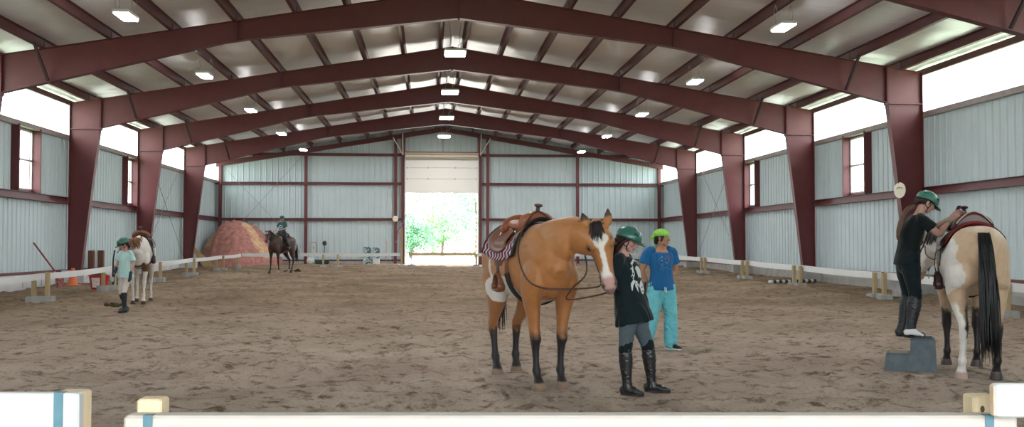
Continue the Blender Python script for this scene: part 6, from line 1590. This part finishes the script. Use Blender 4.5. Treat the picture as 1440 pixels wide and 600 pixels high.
# ---- girl leading the pony
def girl():
    xy = (-5.97,21.05); r = place('person', xy, -112, 'girl-sized person in green helmet, pale aqua shirt, cream breeches and black boots leading the pony')
    r['label'] = 'person in green helmet, pale aqua shirt and cream breeches, leading the white pony'
    H_ = 1.46; J = stand(H_)
    J.update(shL=(-.0,.118,1.175), shR=(.0,-.118,1.175), neck=(.01,0,1.225), head=(.045,-.02,1.335), headF=(.72,-.58,-.42), headU=(.33,-.18,.92), chest=(0,0,1.05),
             elL=(-.02,.165,.95), wrL=(.07,.175,.76), elR=(.05,-.15,.96), wrR=(.12,-.13,.85),
             knL=(.10,.06,.42), anL=(.06,.03,.09), toeL=(.20,.02,.0), knR=(.02,-.08,.41), anR=(-.10,-.07,.12), toeR=(.04,-.09,.03), hipL=(0,.075,.755), hipR=(0,-.075,.755), pelvis=(0,0,.80))
    c, s = math.cos(math.radians(-112)), math.sin(math.radians(-112))
    for q in ('toeL','toeR'): STAND.append((xy[0]+J[q][0]*c-J[q][1]*s, xy[1]+J[q][0]*s+J[q][1]*c, .25))
    sk = (216,166,150)
    H, M, fr, body = person(r, J, sk, R=.80, hands={'L':dict(D=(.2,.05,-1),N=(.3,-.9,0),curl=.6,s=.9),'R':dict(D=(.4,.0,-.8),N=(.2,.9,0),curl=.9,thumb=-1,s=.9)}, hs=.95, voxel=.008)
    hair_cap(r, H, M_hair_brown, 43, M=M, extra=[[(-.03,.0,.03,.075,.07),(-.08,.0,-.03,.05,.04),(-.09,.0,-.09,.035,.03)]], voxel=.01)
    hm = helmet(r, H, M, .95, (52,116,100)); mb = MB(); mb.ball(tuple(H(-.07,.075,.05)),(.02,.012,.02),8); mb.build('lime_badge', mat('lime_badge', rgb(150,210,80)), hm)
    aq = mat('aqua_cotton', rgb(206,246,244), rough=.85, var=.06, vscale=6)
    shirt(r, J, aq, R=.80, hem=.12, sleeve=.75, sl_r=.075, flare=.022, ease=.018, wr=.010, seed=41, voxel=.010)
    trousers(r, J, mat('cream_breeches', rgb(240,228,220), rough=.8, var=.04), R=.80, ease=.006, end=.6, seed=45, voxel=.010)
    boots(r, J, mat('navy_black_boot', rgb(34,42,52), rough=.45), R=.80, topf=.93, voxel=.009)
    for q in ('L','R'):
        wr, el = np.array(J['wr'+q]), np.array(J['el'+q]); d = unit(wr-el); hd = unit((.2,.05,-1) if q == 'L' else (.4,0,-.8))
        g = Org(); g.loft([tuple(wr-d*.03)+(.034,.030), tuple(wr)+(.031,.027), tuple(wr+hd*.05)+(.041,.026), tuple(wr+hd*.085)+(.040,.024), tuple(wr+hd*.12+np.array([.015,0,0]))+(.034,.022), tuple(wr+hd*.145+np.array([.03,0,0]))+(.028,.016)], side=(1,0,0), sub=3, n=14)
        g.finish('riding_glove', mat('dark_glove', rgb(44,56,66), rough=.7), r, .008, 2)
    # lead: dark strap and grey cup hanging from her far hand
    f = local(xy, math.radians(-112)); a = f(.13,-.19); o = empty('lead_rope', (a[0],a[1],GB(21)), 0, 'dark lead rope hanging from the hand of the person in aqua', 'rope')
    mb = MB(); mb.tube([(0,.1,1.22),(0,.02,1.05),(0,0,.80),(-.01,-.02,.62),(.01,-.03,.55),(.03,-.02,.64),(.02,0,.80)], .016, 8); mb.build('rope', mat('dark_rope', rgb(44,40,48), rough=.8), o)
    mb = MB(); mb.ball((.0,-.04,.66),(.045,.035,.06),12); mb.build('grey_knot', mat('grey_knot', rgb(190,200,206), rough=.5), o, smooth=True)
girl()
# ---- child rider on the bay horse
def rider():
    rz_ = -90-RB; base = (-5.75,42.0)
    f = local(BAYXY, math.radians(rz_)); p = f(-.02,0)
    r = place('person', p, rz_, 'child in a dark green helmet and teal shirt riding the bay horse')
    z = 1.535
    J = dict(pelvis=(0,0,z+.07), chest=(.0,0,z+.32), neck=(.01,0,z+.50), shL=(.0,.135,z+.45), shR=(.0,-.135,z+.45), elL=(.05,.21,z+.24), elR=(.05,-.21,z+.24), wrL=(.25,.12,z+.18), wrR=(.25,-.12,z+.18),
             hipL=(.02,.10,z+.03), hipR=(.02,-.10,z+.03), knL=(.22,.30,z-.18), knR=(.22,-.30,z-.18), anL=(.08,.37,z-.50), anR=(.08,-.37,z-.50), toeL=(.22,.40,z-.58), toeR=(.22,-.40,z-.58),
             head=(.03,0,z+.61), headF=(.9,.3,-.1), headU=(.1,0,1))
    H, M, fr, body = person(r, J, (214,166,150), R=.85, hands={'L':dict(D=(.9,-.3,-.1),N=(0,0,-1),curl=1,s=.9),'R':dict(D=(.9,.3,-.1),N=(0,0,-1),curl=1,thumb=-1,s=.9)}, hs=.93, voxel=.011)
    hair_cap(r, H, M_hair_brown, 53, M=M, voxel=.012)
    helmet(r, H, M, .95, (34,92,92))
    tm = mat('teal_cotton', rgb(44,104,108), rough=.85, var=.06)
    sh = shirt(r, J, tm, R=.85, hem=.03, sleeve=.75, sl_r=.075, ease=.02, voxel=.012, seed=51)
    ring = lambda cx,cy,rr,w,a0,a1: stroke([(cx+rr*math.cos(a0+(a1-a0)*i/16), cy+rr*.75*math.sin(a0+(a1-a0)*i/16)) for i in range(17)], w)
    decal(sh, r, 'white_emblem', M_print, [ring(-.015,0,.065,.05,.9,5.6), [(.02,.05),(.09,.035),(.10,.01),(.03,.02)],[(.02,-.02),(.09,-.01),(.08,-.04),(.02,-.05)]], (0,0,z+.30), (0,1,0), (0,0,1), (1,0,0), res=.008)
    trousers(r, J, mat('dark_navy_jeans', rgb(34,50,62), rough=.85), R=.85, ease=.01, end=1.0, voxel=.012, seed=55)
    boots(r, J, M_boot, R=.85, topf=.5, voxel=.011)
rider()
# ================================================================== floor last, once every standing spot is known
lin = _lin0
make_floor()
# ================================================================== camera, sky and sun
cam = bpy.data.cameras.new('camera'); co = bpy.data.objects.new('camera', cam); C.objects.link(co); scene.camera = co
cam.sensor_width = 36; cam.sensor_fit = 'HORIZONTAL'; cam.lens = 1464.4/1440*36; cam.clip_end = 500; cam.clip_start = .05
co.location = (0,0,CAMZ); co.rotation_euler = (PI/2+.0305, 0, -.0787)
w = bpy.data.worlds.new('world'); scene.world = w; w.use_nodes = True
bg = w.node_tree.nodes['Background']; bg.inputs['Color'].default_value = (.93,.97,1,1); bg.inputs['Strength'].default_value = SKY
sun = bpy.data.lights.new('sun','SUN'); sun.energy = SUN; sun.angle = .01; sun.color = (1,.97,.92)
so = bpy.data.objects.new('sun', sun); C.objects.link(so)
# sun high beyond the far end, shining in through the tall door
el = math.radians(42); so.rotation_euler = (PI/2-el, 0, PI)
so.rotation_euler = Vector((0.0,-math.cos(el),-math.sin(el))).to_track_quat('-Z','Y').to_euler()
vs = scene.view_settings; vs.view_transform = 'Standard'; vs.look = 'None'; vs.exposure = EXPO; vs.gamma = 1; vs.use_curve_mapping = False
scene.cycles.use_denoising = True
try: scene.cycles.denoiser = 'OPENIMAGEDENOISE'
except Exception: pass
scene.cycles.max_bounces = 8; scene.cycles.diffuse_bounces = 5; scene.cycles.glossy_bounces = 3; scene.cycles.transparent_max_bounces = 12; scene.cycles.transmission_bounces = 4
scene.cycles.caustics_reflective = False; scene.cycles.caustics_refractive = False
scene.cycles.sample_clamp_indirect = 6
